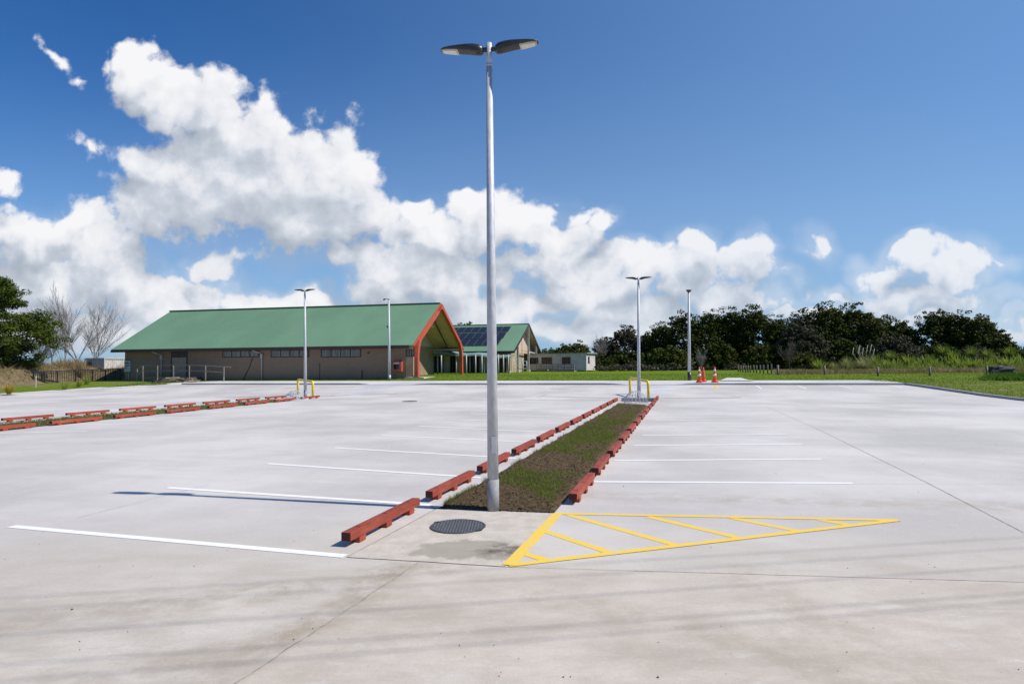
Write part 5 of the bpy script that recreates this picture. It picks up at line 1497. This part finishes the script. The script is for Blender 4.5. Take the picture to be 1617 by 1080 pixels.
def mb_plant(name, label, px, py, Y, n, hgt, wid, m, cat, group=None, trunk=0, curl=.5, spread=1.0, dz=.11):
    """a clump of long arching strap leaves, optionally on a trunk"""
    b = P(px, py, Y); b.z = T(b.x, b.y) + dz; t = thing(name, label, cat, b, 0, group); Q = []; cl = []
    for k in range(n):
        a = R.uniform(0, 2 * PI); el = R.uniform(.15, 1.35) if trunk else R.uniform(.75, 1.45); L = hgt * R.uniform(.65, 1.05)
        r_ = np.array([math.cos(a), math.sin(a), 0]); side = np.array([-math.sin(a), math.cos(a), 0]); p = np.array([0, 0, trunk]) + r_ * R.uniform(0, .12) * spread; d = r_ * math.cos(el) * spread + np.array([0, 0, math.sin(el)]); c0 = R.random(); w0 = wid * R.uniform(.7, 1.2)
        for s in range(4):
            p2 = p + d * L / 4; w1 = w0 * (1, .95, .75, .45, .05)[s]; w2 = w0 * (1, .95, .75, .45, .05)[s + 1]
            Q.append([p - side * w1 / 2, p + side * w1 / 2, p2 + side * w2 / 2, p2 - side * w2 / 2]); cl.append(c0)
            p = p2; d = d - np.array([0, 0, curl * .28]); d = d / np.linalg.norm(d)
    qmesh('leaves', np.array(Q), m, t, col=cl)
    if trunk: MB().tube([(0, 0, -.1), (0, 0, trunk)], [.09, .07], 8).build('trunk', M_BARK, t)
    return t
M_FLAX = m_leaf('flax_leaf', (.13, .215, .02), (.29, .37, .055), (.34, .35, .09), .4, .8)
M_CABB = m_leaf('cabbage_leaf', (.12, .20, .02), (.26, .33, .05), (.22, .26, .05), .35, .8)
M_PAMP = m_leaf('pampas_leaf', (.20, .24, .06), (.36, .36, .14), (.42, .38, .2), .35, 1.0)
FX = [1296, 1384, 1402, 1418, 1434, 1452, 1466, 1482, 1497, 1510, 1524, 1540, 1553, 1568, 1584, 1598, 1612]
for i, px in enumerate(FX):
    mb_plant('flax_plant', f'lime green flax clump, {ORD[i]} from the left behind the wire fence', px + rnd.uniform(-3, 3), 589, rnd.uniform(61, 66), 75, rnd.uniform(1.4, 2.1), .16, M_FLAX, 'flax plant', 'flax hedge', 0, .4)
CP = [(1408, 570, 1.2), (1472, 560, .8), (1491, 548, 1.7), (1506, 556, 1.3), (1536, 554, 1.5), (1561, 558, 1.3), (1597, 553, 1.5), (1383, 574, .7)]
CP.sort()
for i, (px, _, tr) in enumerate(CP):
    mb_plant('cabbage_tree', f'young spiky headed cabbage tree, {ORD[i]} from the left in the flax hedge', px, 588, 64.5, 120, 1.15, .07, M_CABB, 'cabbage tree', 'young cabbage trees', tr, .35)
for i, (px, hh, lab) in enumerate(((1340, 1.7, 'broad arching pampas clump left of the flax hedge'), (1366, 1.9, 'pampas clump with pale feathery plumes'), (1318, 1.2, 'small dull green tussock left of the broad pampas clump'))):
    t = mb_plant('pampas_grass', lab, px, 589, 63, 420, hh, .035, M_PAMP, 'pampas grass', 'pampas clumps', 0, .95, 1.15)
    if i == 1:
        for k in range(7):
            mb = MB(); x = (k - 3.5) * .33 + rnd.uniform(-.15, .15); zz = rnd.uniform(-.35, .3); mb.tube([(x * .3, 0, .3), (x * .8, -.1, 1.7 + zz), (x, -.1, 2.0 + zz), (x + .08, -.1, 2.4 + zz), (x + .16, -.1, 2.6 + zz)], [.010, .010, .045, .038, .008], 6); mb.build('plume', mat('plume', (.62, .56, .44), .9) if k == 0 else bpy.data.materials['plume'], t)
for i, (px, lab, hh) in enumerate(((102, 'yellow-green spiky plant in front of the black fence', .8), (125, 'small yellowish spiky plant by the black fence', .6), (137, 'green leafy bush by the container corner', 1.0))):
    mb_plant('spiky_plant', lab, px, 603, 50.6 + i * 2.3, 60, hh, .05, M_FLAX, 'spiky plant', 'spiky plants by the fence', 0, .6, 1, .08)
mb_plant('yellow_shrub', 'bright yellow flowering shrub on the dry bank at the far left', 14, 611, 47.5, 120, .85, .06, m_leaf('yellow_leaf', (.42, .30, .02), (.60, .45, .04), (.30, .28, .05), .3), 'shrub', None, 0, .5, 1, .05)
# dry grass belt behind the post and wire fence
def belt():
    px = R.uniform(1222, 1640); Y = R.uniform(53.5, 61); p = P(px, 585, Y)
    if mn.noise(Vector((p.x * .8, p.y * .8, 0))) < -.3: return None
    return p.x, p.y, T(p.x, p.y) + .1, .7 + .5 * max(0, mn.noise(Vector((p.x * .5, p.y * .5, 4))))
tag(blades(16000, belt, .5, .04, 'dry_grass_belt', m_leaf('belt_grass', (.31, .215, .10), (.47, .34, .19), (.12, .14, .03), .25, .7), .5), None, None, kind='stuff')
def belt2():
    px = R.uniform(1380, 1640); Y = R.uniform(60, 66); p = P(px, 585, Y); return p.x, p.y, T(p.x, p.y) + .1, 1
tag(blades(2500, belt2, .8, .10, 'flax_underplanting', M_FLAX, .35), None, None, kind='stuff')
def weeds():
    px = 1548 + 80 * R.random() ** .8; py = R.uniform(594, 602); p = G(px, py, .1)
    if R.random() > min(1, (px - 1545) / 45) * (1 - abs(py - 598) / 5) * (.6 + .8 * mn.noise(p * .9)) * 1.6: return None
    return p.x, p.y, T(p.x, p.y) + .1, 1
tag(blades(4200, weeds, .30, .09, 'broadleaf_weeds', m_leaf('weed_leaf', (.05, .13, .010), (.12, .22, .02), (.08, .16, .02), .3, 1.5), .8), None, None, kind='stuff')

# posts: close-set row, then wire fence posts
M_POST = mat('weathered_post', (.26, .22, .16), .85, (.15, .125, .09), 7, bmp=.3)
PR = [(1166, 577.8, 587.2), (1169.6, 577.5, 587.5), (1173.4, 577.2, 587.8), (1177.5, 577, 588), (1181.3, 577, 588.2), (1185, 577, 588.4), (1190.2, 576.8, 588.7), (1194.8, 576.6, 589), (1200.5, 576.4, 589.3), (1205.7, 576, 589.8), (1212.3, 575.6, 590.3), (1218.4, 575.2, 590.8)]
for i, (px, pt, pb) in enumerate(PR):
    b = G(px, pb, .11); H = P(px, pt, b.y).z - b.z; r = 1.15 * b.y / F
    o = MB(); o.tube([(0, 0, -.2), (0, 0, H - .04), (0, 0, H)], [r, r, r * .8], 10); q = o.build('wooden_post', M_POST, loc=b); tag(q, f'grey round wooden post, {ORD[i]} from the left in the close-set row on the lawn', 'post', 'close-set wooden posts')
FP = [(1228.5, 576.3, 592.2), (1302.3, 577, 591.7), (1386.4, 579, 593.6), (1468.6, 578.5, 593.9), (1558.5, 577.5, 592.5), (1650, 578, 593)]
fb = [G(a, c, .11) for a, b_, c in FP]
wf = thing('wire_fence', 'post and wire fence with five grey wooden posts before the flax', 'fence', fb[0])
wt = []
for (px, pt, pb), b in zip(FP, fb):
    H = P(px, pt, b.y).z - b.z; r = 1.7 * b.y / F; q = b - fb[0]
    MB().tube([q + Vector((0, 0, -.2)), q + Vector((0, 0, H))], r, 10).build('post', M_POST, wf); wt.append((q, H))
mb = MB()
for f in (.35, .6, .88):
    for (a, ha_), (b, hb_) in zip(wt[:-1], wt[1:]): mb.tube([a + Vector((0, 0, ha_ * f)), a.lerp(b, .5) + Vector((0, 0, (ha_ + hb_) / 2 * f - .03)), b + Vector((0, 0, hb_ * f))], .006, 4, cap=False)
mb.build('wire', M_BOLT, wf)
# dark rock by the last post
b = G(1581, 592, .11); mb = MB()
vs = []; rows, n = 7, 12
for j in range(rows + 1):
    ph = PI * j / rows - PI / 2
    for i in range(n):
        th = 2 * PI * i / n; d = Vector((math.cos(th) * math.cos(ph), math.sin(th) * math.cos(ph), math.sin(ph))); q = 1 + .5 * mn.noise(d * 1.6 + Vector((5, 2, 0))) + .2 * mn.noise(d * 4)
        vs.append((d.x * q * .95, d.y * q * .5, max(-.1, .32 + d.z * q * .42)))
mb.add(vs, [(j * n + i, j * n + (i + 1) % n, (j + 1) * n + (i + 1) % n, (j + 1) * n + i) for j in range(rows) for i in range(n)])
o = mb.build('boulder', mat('dark_basalt', (.055, .05, .06), .85, (.03, .028, .033), 3, bmp=.6, bscale=9), loc=b); tag(o, 'dark jagged boulder beside the rightmost wire fence post', 'boulder')
